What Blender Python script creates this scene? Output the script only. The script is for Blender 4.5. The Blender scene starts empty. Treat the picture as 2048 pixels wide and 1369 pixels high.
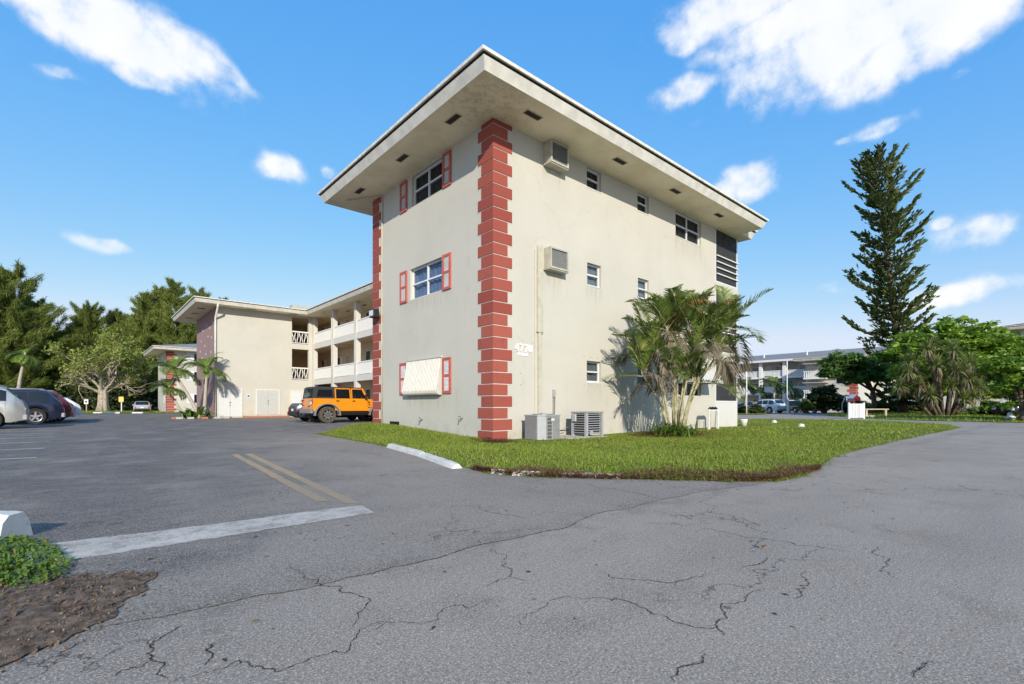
import bpy, math, random
import numpy as np
from mathutils import Vector, Matrix
from mathutils.geometry import delaunay_2d_cdt

# ------------------------------------------------------------------ scene, camera, light
sc = bpy.context.scene
C = sc.collection
R_ = math.radians
cam_data = bpy.data.cameras.new('camera')
cam = bpy.data.objects.new('camera', cam_data)
C.objects.link(cam)
cam.location = (-7.551, -9.299, 0.9)
cam.rotation_euler = (R_(90), 0, R_(-41.28))
cam_data.sensor_width = 36.0
cam_data.lens = 984.0 / 2048.0 * 36.0
cam_data.shift_y = 127.5 / 2048.0
cam_data.clip_start = 0.05
cam_data.clip_end = 3000
sc.camera = cam
sc.render.resolution_x, sc.render.resolution_y = 1024, 684
sc.render.engine = 'CYCLES'
sc.cycles.use_denoising = True
sc.cycles.max_bounces = 6
sc.cycles.transparent_max_bounces = 16
sc.view_settings.view_transform = 'Standard'
sc.view_settings.look = 'None'
sc.view_settings.gamma = 1.0
sc.view_settings.use_curve_mapping = False
sc.view_settings.exposure = 0.86

SUN_EL = 23.0
SUN_H = Vector((0.52, 0.854, 0)).normalized()          # the way the light travels over the ground
sun_data = bpy.data.lights.new('sun', 'SUN')
sun_data.energy = 2.9
sun_data.angle = R_(0.6)
sun_data.color = (1.0, 0.925, 0.79)
sun = bpy.data.objects.new('sun', sun_data)
C.objects.link(sun)
sun.location = (-20, -40, 30)
trav = Vector((SUN_H.x * math.cos(R_(SUN_EL)), SUN_H.y * math.cos(R_(SUN_EL)), -math.sin(R_(SUN_EL))))
sun.rotation_euler = trav.to_track_quat('-Z', 'Y').to_euler()

world = bpy.data.worlds.new('World')
sc.world = world
world.use_nodes = True
world.cycles.sampling_method = 'MANUAL'
world.cycles.sample_map_resolution = 256
wn, wl = world.node_tree.nodes, world.node_tree.links
wn.clear()
def wnode(t, **kw):
    n = wn.new(t)
    for k, v in kw.items(): setattr(n, k, v)
    return n
def wmath(op, a, b=None, clamp=False):
    n = wnode('ShaderNodeMath', operation=op, use_clamp=clamp)
    for i, v in enumerate((a, b)):
        if v is None: continue
        if isinstance(v, (int, float)): n.inputs[i].default_value = v
        else: wl.new(v, n.inputs[i])
    return n.outputs[0]
sky = wnode('ShaderNodeTexSky', sky_type='NISHITA', sun_disc=False)
sky.sun_elevation = R_(SUN_EL)
sky.sun_rotation = math.atan2(-SUN_H.x, -SUN_H.y)
sky.altitude = 0; sky.air_density = 1.0; sky.dust_density = 0.35; sky.ozone_density = 3.0
hsv = wnode('ShaderNodeHueSaturation')
hsv.inputs['Saturation'].default_value = 1.25
hsv.inputs['Value'].default_value = 1.0
wl.new(sky.outputs[0], hsv.inputs['Color'])
# tone of the hazy subtropical sky: compress each channel, more in blue than in red
sepc = wnode('ShaderNodeSeparateColor'); combc = wnode('ShaderNodeCombineColor')
wl.new(hsv.outputs[0], sepc.inputs[0])
for k, (gain, gam, cap) in enumerate(((0.933, 0.874, 0.72), (0.706, 0.516, 0.82), (0.932, 0.22, 0.97))):
    ch = wmath('POWER', wmath('MULTIPLY', sepc.outputs[k], 0.272), gam)
    sm = wnode('ShaderNodeMath', operation='SMOOTH_MIN'); wl.new(wmath('MULTIPLY', ch, gain), sm.inputs[0])
    sm.inputs[1].default_value = cap; sm.inputs[2].default_value = 0.12
    wl.new(wmath('MULTIPLY', sm.outputs[0], 3.67), combc.inputs[k])
bg = wnode('ShaderNodeBackground'); bg.inputs['Strength'].default_value = 0.15
wl.new(combc.outputs[0], bg.inputs['Color'])
# clouds: soft cumulus patches, noise-eroded, scattered all round the sky
tc = wnode('ShaderNodeTexCoord')
DIR = tc.outputs['Generated']
nz = wnode('ShaderNodeTexNoise'); nz.inputs['Scale'].default_value = 8; nz.inputs['Detail'].default_value = 8; nz.inputs['Roughness'].default_value = 0.55
wl.new(DIR, nz.inputs['Vector'])
nz2 = wnode('ShaderNodeTexNoise'); nz2.inputs['Scale'].default_value = 24; nz2.inputs['Detail'].default_value = 7; nz2.inputs['Roughness'].default_value = 0.55
wl.new(DIR, nz2.inputs['Vector'])
fx, fy = Vector((0.7515, -0.6598, 0)), Vector((0.6598, 0.7514, 0))
blobs = []   # direction, half width, half height, tilt, strength
def blob_dir(px, py):
    return (fx * ((px - 1024) / 984) + fy + Vector((0, 0, (812 - py) / 984))).normalized()
for px, py, w, h, tilt, s in [
    (130, 20, 170, 66, -14, 1.15), (250, 70, 150, 66, -22, 1.2), (370, 105, 125, 48, -26, 1.05), (455, 142, 70, 24, -30, .8), (290, 158, 80, 26, -2, .9), (112, 142, 50, 20, 0, .6),
    (1480, 5, 190, 55, 4, 1.1), (1720, 55, 270, 95, 10, 1.25), (1890, 30, 210, 85, 18, 1.25), (1620, 135, 130, 45, 8, 1.0), (1680, 10, 260, 60, 0, 1.2), (1362, 92, 52, 28, 5, .8), (1366, 184, 72, 34, 0, .95),
    (1460, 108, 34, 20, 0, .6), (1768, 256, 80, 22, 6, .75), (1690, 282, 28, 10, 0, .6), (1490, 370, 84, 46, 4, .95), (1560, 360, 50, 24, 10, .5), (568, 338, 58, 30, -8, .9), (656, 347, 22, 18, -20, .6),
    (220, 492, 68, 21, -3, .9), (1945, 468, 70, 36, 2, .95), (1886, 448, 26, 20, 0, .7), (1682, 572, 58, 24, 0, .7), (1920, 588, 120, 30, 8, .8), (1918, 150, 26, 14, 0, .5), (1560, 690, 130, 22, 0, .3), (1840, 590, 60, 18, 0, .5)]:
    e = (812 - py) / 984; d = math.sqrt(1 + e * e + ((px - 1024) / 984) ** 2)
    blobs.append((blob_dir(px, py), w / 984 / d, h / 984 / d, tilt, s))
rb = random.Random(5)
for i in range(26):
    az = rb.uniform(0, 2 * math.pi); el = rb.uniform(0.08, 1.1)
    dv = Vector((math.cos(az) * math.cos(el), math.sin(az) * math.cos(el), math.sin(el)))
    if dv.dot(fy) > 0.45 and el < .9: continue
    w = rb.uniform(0.06, 0.2)
    blobs.append((dv, w, w * rb.uniform(.3, .5), rb.uniform(-15, 15), rb.uniform(.6, 1)))
acc = None
for d, w, h, tilt, s in blobs:
    r = Vector((d.y, -d.x, 0)).normalized(); u = r.cross(d)
    ca, sa = math.cos(R_(tilt)), math.sin(R_(tilt))
    r2, u2 = r * ca + u * sa, u * ca - r * sa
    comb = wnode('ShaderNodeCombineXYZ')
    for k, vec in enumerate((r2 / w, u2 / h)):
        dp = wnode('ShaderNodeVectorMath', operation='DOT_PRODUCT')
        wl.new(DIR, dp.inputs[0]); dp.inputs[1].default_value = vec
        wl.new(dp.outputs['Value'], comb.inputs[k])
    ln = wnode('ShaderNodeVectorMath', operation='LENGTH'); wl.new(comb.outputs[0], ln.inputs[0])
    dc = wnode('ShaderNodeVectorMath', operation='DOT_PRODUCT'); wl.new(DIR, dc.inputs[0]); dc.inputs[1].default_value = d
    front = wmath('GREATER_THAN', dc.outputs['Value'], 0.3)
    m = wmath('MULTIPLY', wmath('MULTIPLY', wmath('SUBTRACT', 1.45, ln.outputs['Value'], True), front), s)
    acc = m if acc is None else wmath('MAXIMUM', acc, m)
ero = wmath('MULTIPLY', wmath('SUBTRACT', nz.outputs[0], 0.5), 2.6)
ero2 = wmath('MULTIPLY', wmath('SUBTRACT', nz2.outputs[0], 0.5), 1.7)
dens = wmath('ADD', wmath('ADD', wmath('SUBTRACT', wmath('MULTIPLY', acc, 1.30), 0.48), ero), ero2)
dens = wmath('MULTIPLY', dens, wmath('MULTIPLY', acc, 1.6, True))
mr = wnode('ShaderNodeMapRange', interpolation_type='SMOOTHSTEP')
mr.inputs['From Min'].default_value = -0.05; mr.inputs['From Max'].default_value = 1.05
mr.inputs['To Max'].default_value = 0.97
wl.new(dens, mr.inputs['Value'])
cloud = wnode('ShaderNodeBackground'); shade = wnode('ShaderNodeMix', data_type='RGBA'); shade.inputs[6].default_value = (.86, .905, .97, 1); shade.inputs[7].default_value = (.97, .98, 1, 1)
shr = wnode('ShaderNodeMapRange'); shr.inputs['From Min'].default_value = .35; shr.inputs['From Max'].default_value = .58; wl.new(nz.outputs[0], shr.inputs['Value']); wl.new(shr.outputs[0], shade.inputs[0])
wl.new(shade.outputs[2], cloud.inputs['Color']); cloud.inputs['Strength'].default_value = 0.58
mixs = wnode('ShaderNodeMixShader')
wl.new(mr.outputs[0], mixs.inputs[0]); wl.new(bg.outputs[0], mixs.inputs[1]); wl.new(cloud.outputs[0], mixs.inputs[2])
wout = wnode('ShaderNodeOutputWorld'); wl.new(mixs.outputs[0], wout.inputs[0])

# ------------------------------------------------------------------ helpers
RND = random.Random(11)
def tag(o, label=None, cat=None, group=None, kind=None):
    if label: o['label'] = label
    if cat: o['category'] = cat
    if group: o['group'] = group
    if kind: o['kind'] = kind
    return o
def thing(name, label, cat, loc=(0, 0, 0), rotz=0, group=None):
    o = bpy.data.objects.new(name, None)
    o.empty_display_size = 0.2
    C.objects.link(o)
    o.location = loc; o.rotation_euler = (0, 0, rotz)
    return tag(o, label, cat, group)
def adopt(o, parent, world=True):
    o.parent = parent
    if world:
        M = Matrix.Identity(4); p = parent; chain = []
        while p is not None: chain.append(p); p = p.parent
        for q in reversed(chain): M = M @ q.matrix_parent_inverse @ q.matrix_basis
        o.matrix_parent_inverse = M.inverted()
    return o
def link(name, me, parent=None, world=True):
    o = bpy.data.objects.new(name, me); C.objects.link(o)
    if parent is not None: adopt(o, parent, world)
    return o
class MB:
    def __init__(s): s.v = []; s.f = []; s.m = []
    def add(s, vs, fs, mi=0):
        b = len(s.v); s.v += [tuple(p) for p in vs]
        for f in fs: s.f.append(tuple(b + i for i in f)); s.m.append(mi)
        return s
    def box(s, x0, x1, y0, y1, z0, z1, mi=0):
        x0, x1 = min(x0, x1), max(x0, x1); y0, y1 = min(y0, y1), max(y0, y1); z0, z1 = min(z0, z1), max(z0, z1)
        return s.add([(x0, y0, z0), (x1, y0, z0), (x1, y1, z0), (x0, y1, z0), (x0, y0, z1), (x1, y0, z1), (x1, y1, z1), (x0, y1, z1)],
                     [(0, 3, 2, 1), (4, 5, 6, 7), (0, 1, 5, 4), (1, 2, 6, 5), (2, 3, 7, 6), (3, 0, 4, 7)], mi)
    def cbox(s, x0, x1, y0, y1, z0, z1, c=0.02, mi=0):
        """box with chamfered vertical and top edges"""
        def ring(i, z): return [(x0 + i + c, y0 + i, z), (x1 - i - c, y0 + i, z), (x1 - i, y0 + i + c, z), (x1 - i, y1 - i - c, z), (x1 - i - c, y1 - i, z), (x0 + i + c, y1 - i, z), (x0 + i, y1 - i - c, z), (x0 + i, y0 + i + c, z)]
        vs = ring(0, z0) + ring(0, z1 - c) + ring(c * .8, z1)
        fs = [tuple(range(7, -1, -1)), tuple(range(16, 24))]
        for k in (0, 8):
            for i in range(8): fs.append((k + i, k + (i + 1) % 8, k + 8 + (i + 1) % 8, k + 8 + i))
        return s.add(vs, fs, mi)
    def prism(s, poly, z0, z1, mi=0):
        n = len(poly)
        vs = [(x, y, z0) for x, y in poly] + [(x, y, z1) for x, y in poly]
        fs = [tuple(range(n - 1, -1, -1)), tuple(range(n, 2 * n))] + [(i, (i + 1) % n, n + (i + 1) % n, n + i) for i in range(n)]
        return s.add(vs, fs, mi)
    def extr(s, poly, axis, a, b, mi=0):
        """profile of (p,q) points extruded along axis 0/1 from a to b; p is the other horizontal axis, q is z"""
        n = len(poly)
        mk = (lambda t, p, q: (t, p, q)) if axis == 0 else (lambda t, p, q: (p, t, q))
        vs = [mk(a, p, q) for p, q in poly] + [mk(b, p, q) for p, q in poly]
        fs = [tuple(range(n - 1, -1, -1)), tuple(range(n, 2 * n))] + [(i, (i + 1) % n, n + (i + 1) % n, n + i) for i in range(n)]
        return s.add(vs, fs, mi)
    def tube(s, pts, rad, n=8, mi=0, cap=True):
        pts = [Vector(p) for p in pts]
        if isinstance(rad, (int, float)): rad = [rad] * len(pts)
        vs = []; prev = None
        for i, p in enumerate(pts):
            t = (pts[min(i + 1, len(pts) - 1)] - pts[max(i - 1, 0)])
            if t.length < 1e-9: t = Vector((0, 0, 1))
            t.normalize()
            a = t.orthogonal().normalized() if prev is None else (prev - t * prev.dot(t))
            if a.length < 1e-6: a = t.orthogonal()
            a.normalize(); prev = a; b = t.cross(a)
            for k in range(n):
                an = 2 * math.pi * k / n
                vs.append(p + (a * math.cos(an) + b * math.sin(an)) * rad[i])
        fs = []
        for i in range(len(pts) - 1):
            for k in range(n):
                fs.append((i * n + k, i * n + (k + 1) % n, (i + 1) * n + (k + 1) % n, (i + 1) * n + k))
        if cap: fs += [tuple(range(n - 1, -1, -1)), tuple(range((len(pts) - 1) * n, len(pts) * n))]
        return s.add(vs, fs, mi)
    def lathe(s, prof, origin, axis='z', n=20, mi=0, a0=0.0, a1=2 * math.pi):
        """prof: list of (r, h) along axis"""
        o = Vector(origin); full = abs(a1 - a0 - 2 * math.pi) < 1e-6
        m = n if full else n + 1
        vs = []
        for r, h in prof:
            for k in range(m):
                an = a0 + (a1 - a0) * k / n
                c, q = r * math.cos(an), r * math.sin(an)
                vs.append(o + (Vector((c, q, h)) if axis == 'z' else Vector((c, h, q)) if axis == 'y' else Vector((h, c, q))))
        fs = []
        for i in range(len(prof) - 1):
            for k in range(n):
                k2 = (k + 1) % m
                fs.append((i * m + k, i * m + k2, (i + 1) * m + k2, (i + 1) * m + k))
        return s.add(vs, fs, mi)
    def mesh(s, name, mats, smooth=False):
        me = bpy.data.meshes.new(name)
        me.from_pydata(s.v, [], s.f)
        for m in (mats if isinstance(mats, (list, tuple)) else [mats]): me.materials.append(m)
        if any(s.m): me.polygons.foreach_set('material_index', s.m)
        if smooth: me.polygons.foreach_set('use_smooth', [True] * len(me.polygons))
        me.update()
        return me
    def build(s, name, mats, parent=None, smooth=False, world=True, bevel=0):
        o = link(name, s.mesh(name, mats, smooth), parent, world)
        if bevel:
            b = o.modifiers.new('bevel', 'BEVEL'); b.width = bevel; b.segments = 2; b.limit_method = 'ANGLE'
        return o
def B(*a, **k): return MB().box(*a, **k)
def soup(name, verts, faces_n, mats, mat_idx=None, parent=None, world=True):
    """fast triangle/quad soup: verts (n*k,3) array, k verts per face"""
    verts = np.asarray(verts, dtype=np.float32).reshape(-1, 3)
    k = faces_n; nf = len(verts) // k
    me = bpy.data.meshes.new(name)
    me.vertices.add(len(verts)); me.vertices.foreach_set('co', verts.ravel())
    me.loops.add(nf * k); me.loops.foreach_set('vertex_index', np.arange(nf * k, dtype=np.int32))
    me.polygons.add(nf); me.polygons.foreach_set('loop_start', np.arange(0, nf * k, k, dtype=np.int32))
    try: me.polygons.foreach_set('loop_total', np.full(nf, k, dtype=np.int32))
    except Exception: pass
    for m in (mats if isinstance(mats, (list, tuple)) else [mats]): me.materials.append(m)
    if mat_idx is not None: me.polygons.foreach_set('material_index', np.asarray(mat_idx, dtype=np.int32))
    me.update(calc_edges=True); me.validate()
    return link(name, me, parent, world)

# ------------------------------------------------------------------ materials
class NT:
    def __init__(s, name):
        s.m = bpy.data.materials.new(name); s.m.use_nodes = True
        s.n, s.l = s.m.node_tree.nodes, s.m.node_tree.links
        s.p = s.n['Principled BSDF']; s.out = s.n['Material Output']
        s._co = None
    def node(s, t, **kw):
        n = s.n.new(t)
        for k, v in kw.items(): setattr(n, k, v)
        return n
    def set(s, sock, v):
        if isinstance(v, bpy.types.NodeSocket): s.l.new(v, sock)
        elif isinstance(v, (tuple, list)) and len(v) == 3 and sock.type == 'RGBA': sock.default_value = (*v, 1)
        else: sock.default_value = v
    def co(s):
        if s._co is None: s._co = s.node('ShaderNodeNewGeometry')
        return s._co.outputs['Position']
    def island(s):
        s.co(); return s._co.outputs['Random Per Island']
    def noise(s, scale, detail=4, rough=.55, vec=None, dist=0.0):
        n = s.node('ShaderNodeTexNoise'); n.inputs['Scale'].default_value = scale; n.inputs['Detail'].default_value = detail
        n.inputs['Roughness'].default_value = rough; n.inputs['Distortion'].default_value = dist
        s.l.new(vec if vec is not None else s.co(), n.inputs['Vector']); return n.outputs[0]
    def scaled(s, v3, vec=None):
        n = s.node('ShaderNodeVectorMath', operation='MULTIPLY'); s.l.new(vec if vec is not None else s.co(), n.inputs[0]); n.inputs[1].default_value = v3
        return n.outputs[0]
    def rng(s, v, a, b, c=0.0, d=1.0, smooth=True):
        n = s.node('ShaderNodeMapRange'); n.interpolation_type = 'SMOOTHSTEP' if smooth else 'LINEAR'
        s.l.new(v, n.inputs['Value'])
        for k, x in zip(('From Min', 'From Max', 'To Min', 'To Max'), (a, b, c, d)): n.inputs[k].default_value = x
        return n.outputs[0]
    def math(s, op, a, b=None, clamp=False):
        n = s.node('ShaderNodeMath', operation=op, use_clamp=clamp)
        s.set(n.inputs[0], a)
        if b is not None: s.set(n.inputs[1], b)
        return n.outputs[0]
    def mix(s, fac, a, b, mode='MIX'):
        n = s.node('ShaderNodeMix', data_type='RGBA', blend_type=mode)
        s.set(n.inputs[0], fac); s.set(n.inputs[6], a); s.set(n.inputs[7], b); return n.outputs[2]
    def xyz(s, vec=None):
        n = s.node('ShaderNodeSeparateXYZ'); s.l.new(vec if vec is not None else s.co(), n.inputs[0]); return n.outputs
    def base(s, v): s.set(s.p.inputs['Base Color'], v); return s
    def rough(s, v): s.set(s.p.inputs['Roughness'], v); return s
    def bump(s, h, strength=.3, dist=.02):
        n = s.node('ShaderNodeBump'); n.inputs['Strength'].default_value = strength; n.inputs['Distance'].default_value = dist
        s.l.new(h, n.inputs['Height']); s.l.new(n.outputs[0], s.p.inputs['Normal']); return s
    def spec(s, v): s.p.inputs['Specular IOR Level'].default_value = v; return s
def plain(name, col, rough=.6, metal=0.0, var=.10, scale=6.0, spec=.35, bump=0.0, coat=0.0):
    t = NT(name)
    n = t.noise(scale, 5)
    t.base(t.mix(t.rng(n, .3, .7), tuple(c * (1 - var) for c in col), tuple(min(1, c * (1 + var)) for c in col))).rough(rough).spec(spec)
    t.p.inputs['Metallic'].default_value = metal
    if coat: t.p.inputs['Coat Weight'].default_value = coat; t.p.inputs['Coat Roughness'].default_value = .04
    if bump: t.bump(t.noise(scale * 12, 3), bump, .01)
    return t.m
def stucco(name, col, stain=(.45, .40, .30), amt=.25):
    t = NT(name)
    big = t.noise(.55, 5, .6); mid = t.noise(2.6, 5, .6)
    streak = t.noise(1.0, 5, .6, t.scaled((3.2, 3.2, .35)))
    c = t.mix(t.rng(big, .35, .7), col, tuple(x * .94 for x in col))
    st = t.math('MULTIPLY', t.rng(streak, .56, .78), t.rng(mid, .4, .7))
    c = t.mix(t.math('MULTIPLY', st, amt), c, stain)
    zz = t.xyz()[2]
    if name == 'cream_stucco':     # rain streaks and grime below fittings
        xx, yy = t.xyz()[0], t.xyz()[1]
        st2 = t.rng(t.noise(6.0, 5, .65, t.scaled((1.6, 1.6, .12))), .40, .62)
        tot = None
        for ax, p0, p1, zt_, ln_ in ((0, 1.72, 2.46, 4.52, .9), (0, 1.70, 2.42, 7.30, .7), (0, 3.45, 4.2, 4.42, .8), (0, 6.0, 6.7, 4.43, .8), (0, 3.45, 4.2, 1.6, .7), (0, 8.3, 10.2, 6.95, .9), (0, 1.44, 1.68, 2.85, 2.4), (1, 2.1, 4.2, 1.2, .6), (1, 1.75, 4.6, 4.08, .5)):
            q, o_ = (xx, yy) if ax == 0 else (yy, xx)
            m_ = t.math('MULTIPLY', t.rng(q, p0 - .04, p0 + .04), t.rng(q, p1 - .04, p1 + .04, 1, 0))
            m_ = t.math('MULTIPLY', m_, t.math('MULTIPLY', t.rng(zz, zt_ - ln_, zt_), t.math('LESS_THAN', zz, zt_ + .02)))
            m_ = t.math('MULTIPLY', m_, t.math('LESS_THAN', t.math('ABSOLUTE', o_), .05))
            tot = m_ if tot is None else t.math('MAXIMUM', tot, m_)
        c = t.mix(t.math('MULTIPLY', t.math('MULTIPLY', tot, st2), .38), c, stain)
        hl = t.node('ShaderNodeTexVoronoi', feature='DISTANCE_TO_EDGE'); hl.inputs['Scale'].default_value = .33
        dv = t.node('ShaderNodeVectorMath', operation='ADD'); nv_ = t.node('ShaderNodeTexNoise'); nv_.inputs['Scale'].default_value = 1.6; nv_.inputs['Detail'].default_value = 6; t.l.new(t.co(), nv_.inputs['Vector']); t.l.new(t.co(), dv.inputs[0]); t.l.new(nv_.outputs['Color'], dv.inputs[1]); t.l.new(dv.outputs[0], hl.inputs['Vector'])
        c = t.mix(t.math('MULTIPLY', t.math('MULTIPLY', t.rng(hl.outputs['Distance'], .004, .001), t.rng(t.noise(.4, 2), .52, .6)), .35), c, stain)
    low = t.math('MULTIPLY', t.rng(zz, .05, .75, 1, 0), t.rng(t.noise(3.2, 6, .7), .40, .68))
    c = t.mix(t.math('MULTIPLY', low, .40), c, stain)
    patch = t.rng(t.noise(.9, 2, .4, t.scaled((.7, .7, 1.3))), .56, .60)
    c = t.mix(t.math('MULTIPLY', patch, .10), c, tuple(min(1, x * 1.15) for x in col))
    t.base(c).rough(.9).spec(.2)
    t.bump(t.math('ADD', t.noise(55, 4, .6), t.math('MULTIPLY', t.noise(7, 3), .8)), .22, .012)
    return t.m
def leaf(name, a, b, trans=.35, rough=.5, tint=(.55, .75, .1), dry=None, dryamt=0.0, patch=None):
    t = NT(name)
    r = t.island()
    c = t.mix(r, a, b)
    big = t.noise(.6, 2)
    c = t.mix(t.rng(big, .35, .65, 0, .45), c, tuple(x * .72 for x in a))
    if patch:
        c = t.mix(t.rng(t.noise(1.1, 5, .65), .52, .74, 0, .85), c, patch)
    if dry:
        c = t.mix(t.math('MULTIPLY', t.rng(t.math('FRACT', t.math('MULTIPLY', r, 7.31)), 1 - dryamt, 1.0 - dryamt + .02), 1.0), c, dry)
    t.base(c).rough(rough).spec(.3)
    tr = t.node('ShaderNodeBsdfTranslucent'); t.l.new(t.mix(.5, c, tint, 'MULTIPLY') if False else c, tr.inputs[0])
    mx = t.node('ShaderNodeMixShader'); mx.inputs[0].default_value = trans
    t.l.new(t.p.outputs[0], mx.inputs[1]); t.l.new(tr.outputs[0], mx.inputs[2]); t.l.new(mx.outputs[0], t.out.inputs[0])
    return t.m
def glassy(name, tint=(.05, .06, .07), opac=.55, rough=.03):
    t = NT(name)
    t.base(tint).rough(rough).spec(.9)
    tr = t.node('ShaderNodeBsdfTransparent'); tr.inputs[0].default_value = (.75, .8, .82, 1)
    mx = t.node('ShaderNodeMixShader'); mx.inputs[0].default_value = opac
    t.l.new(tr.outputs[0], mx.inputs[1]); t.l.new(t.p.outputs[0], mx.inputs[2]); t.l.new(mx.outputs[0], t.out.inputs[0])
    return t.m

M = {}
M['wall'] = stucco('cream_stucco', (.515, .494, .432), stain=(.30, .27, .20), amt=.42)
M['wall_white'] = stucco('white_stucco', (.57, .56, .535), amt=.14)
M['wall_mauve'] = stucco('mauve_stucco', (.30, .205, .20), stain=(.22, .15, .14), amt=.5)
M['wall_red'] = stucco('red_stucco', (.40, .10, .075), stain=(.25, .06, .05), amt=.4)
def quoin_mat():
    t = NT('red_quoin_paint')
    r = t.island(); n = t.noise(5, 5, .6)
    oi = t.node('ShaderNodeObjectInfo')
    c = t.mix(oi.outputs['Random'], (.265, .060, .044), (.36, .098, .070))
    c = t.mix(t.rng(n, .5, .75, 0, .5), c, (.24, .058, .046))
    chip = t.rng(t.noise(11, 6, .75), .66, .70)
    c = t.mix(t.math('MULTIPLY', chip, .55), c, (.42, .30, .24))
    t.base(c).rough(.8).spec(.25).bump(t.noise(60, 3), .2, .01)
    return t.m
M['quoin'] = quoin_mat()
M['grout'] = plain('white_joint_paint', (.62, .60, .54), .85, var=.05)
M['trim'] = plain('white_trim', (.64, .63, .595), .55, var=.05)
M['white'] = plain('white_paint', (.68, .68, .665), .5, var=.04)
def soffit_mat():
    t = NT('soffit_plaster')
    n = t.noise(1.1, 6, .65); n2 = t.noise(6, 5, .7)
    c = t.mix(t.rng(n, .35, .7), (.82, .735, .56), (.70, .61, .44))
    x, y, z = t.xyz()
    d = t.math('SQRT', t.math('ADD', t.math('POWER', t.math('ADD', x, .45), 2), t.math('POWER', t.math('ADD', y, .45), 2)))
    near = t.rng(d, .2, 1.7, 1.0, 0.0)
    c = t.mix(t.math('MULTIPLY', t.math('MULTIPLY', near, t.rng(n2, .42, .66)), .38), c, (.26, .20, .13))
    t.base(c).rough(.9).spec(.15).bump(t.noise(40, 3), .12, .01)
    return t.m
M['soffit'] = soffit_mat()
M['fascia'] = plain('fascia_paint', (.60, .58, .52), .6, var=.12, scale=3)
M['drip'] = plain('drip_edge_white', (.66, .64, .57), .5, var=.15, scale=9)
M['darkgap'] = plain('dark_gap_band', (.035, .03, .026), .9, var=.3)  # near-black strip in the gap between fascia and drip edge
M['shingle'] = plain('grey_shingles', (.22, .22, .215), .9, var=.25, scale=14, bump=.3)
M['shingle_dark'] = plain('dark_shingles', (.045, .047, .05), .9, var=.3, scale=14, bump=.3)
M['black'] = plain('black_plastic', (.015, .015, .016), .45, var=.2)
M['dark'] = plain('dark_void', (.012, .011, .010), .9, var=.2)
M['ventdark'] = plain('vent_louvre', (.05, .035, .025), .8, var=.3, scale=20)
M['frame'] = plain('window_aluminium', (.72, .73, .74), .4, metal=.15, var=.06)
M['glass_blue'] = glassy('glass_blue', (.06, .08, .13), .14)
M['glass'] = glassy('glass_grey', (.04, .045, .05), .20)
M['glass_dark'] = glassy('tinted_glass', (.008, .009, .011), .93, .02)
M['curtain_blue'] = plain('blue_curtain', (.42, .50, .78), .9, var=.12, scale=3)
M['curtain'] = plain('grey_blind', (.46, .46, .45), .9, var=.15, scale=3)
M['curtain_dark'] = plain('dark_curtain', (.09, .085, .075), .9, var=.3, scale=4)
M['curtain_white'] = plain('pale_blind', (.66, .67, .72), .9, var=.08, scale=4)
M['interior'] = plain('dim_interior', (.10, .09, .075), .95, var=.2)
M['gal_wall'] = stucco('gallery_stucco', (.62, .50, .36), amt=.3)
M['gal_ceil'] = plain('gallery_ceiling', (.55, .43, .30), .9, var=.15, scale=1)
M['beam'] = stucco('pale_beam', (.58, .56, .515), amt=.2)
M['shutter_red'] = plain('shutter_red', (.45, .105, .08), .6, var=.12)
M['shutter_white'] = plain('shutter_white', (.72, .72, .70), .7, var=.06)
M['awning'] = plain('awning_aluminium', (.50, .49, .45), .5, var=.05)
M['acgrey'] = plain('air_conditioner_grey', (.27, .275, .28), .5, var=.07, metal=.1)
M['acgrey_l'] = plain('air_conditioner_light', (.36, .37, .385), .45, var=.05, metal=.1)
M['accoil'] = plain('coil_fins', (.10, .10, .085), .6, var=.5, scale=60)
M['accream'] = plain('aged_cream_casing', (.44, .42, .345), .6, var=.12)
M['concrete'] = plain('concrete', (.42, .40, .36), .9, var=.2, scale=9, bump=.3)
M['pipe'] = plain('painted_pipe', (.47, .445, .36), .6, var=.1)
M['door_white'] = plain('door_white', (.60, .61, .61), .5, var=.04)
M['door_grey'] = plain('door_pale_grey', (.47, .48, .46), .6, var=.05)
M['terracotta'] = plain('terracotta_step', (.42, .16, .10), .8, var=.2)
M['steel'] = plain('dull_steel', (.35, .35, .35), .4, metal=.7, var=.1)
M['screen'] = glassy('insect_screen', (.030, .030, .030), .62, .8)
M['wood'] = plain('weathered_wood', (.45, .37, .26), .85, var=.2, scale=12)
M['yellow_sign'] = plain('yellow_sign', (.70, .50, .14), .6, var=.1)
M['blue_sign'] = plain('blue_print', (.08, .12, .45), .6)
M['bark_pale'] = plain('pale_bark', (.34, .29, .23), .9, var=.35, scale=6, bump=.4)
M['bark'] = plain('brown_bark', (.13, .10, .075), .95, var=.4, scale=5, bump=.4)
M['palm_trunk'] = plain('palm_trunk', (.38, .34, .28), .9, var=.25, scale=14, bump=.3)
M['cane'] = plain('palm_cane', (.36, .33, .20), .7, var=.3, scale=9)
M['rubber'] = plain('tyre_rubber', (.022, .021, .02), .85, var=.3, scale=20)
M['rubber_dusty'] = plain('dusty_tyre', (.085, .07, .055), .9, var=.3, scale=20)
M['alloy'] = plain('alloy_rim', (.55, .55, .56), .3, metal=.8, var=.05)
M['chrome'] = plain('chrome', (.7, .7, .7), .12, metal=1.0, var=.02)
M['red_lamp'] = plain('red_tail_lamp', (.50, .02, .02), .15, var=.1, spec=.8)
M['clear_lamp'] = plain('clear_lamp', (.6, .6, .62), .12, var=.3, spec=.9, scale=30)
M['plate'] = plain('licence_plate', (.75, .76, .74), .5, var=.1, scale=40)
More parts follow.
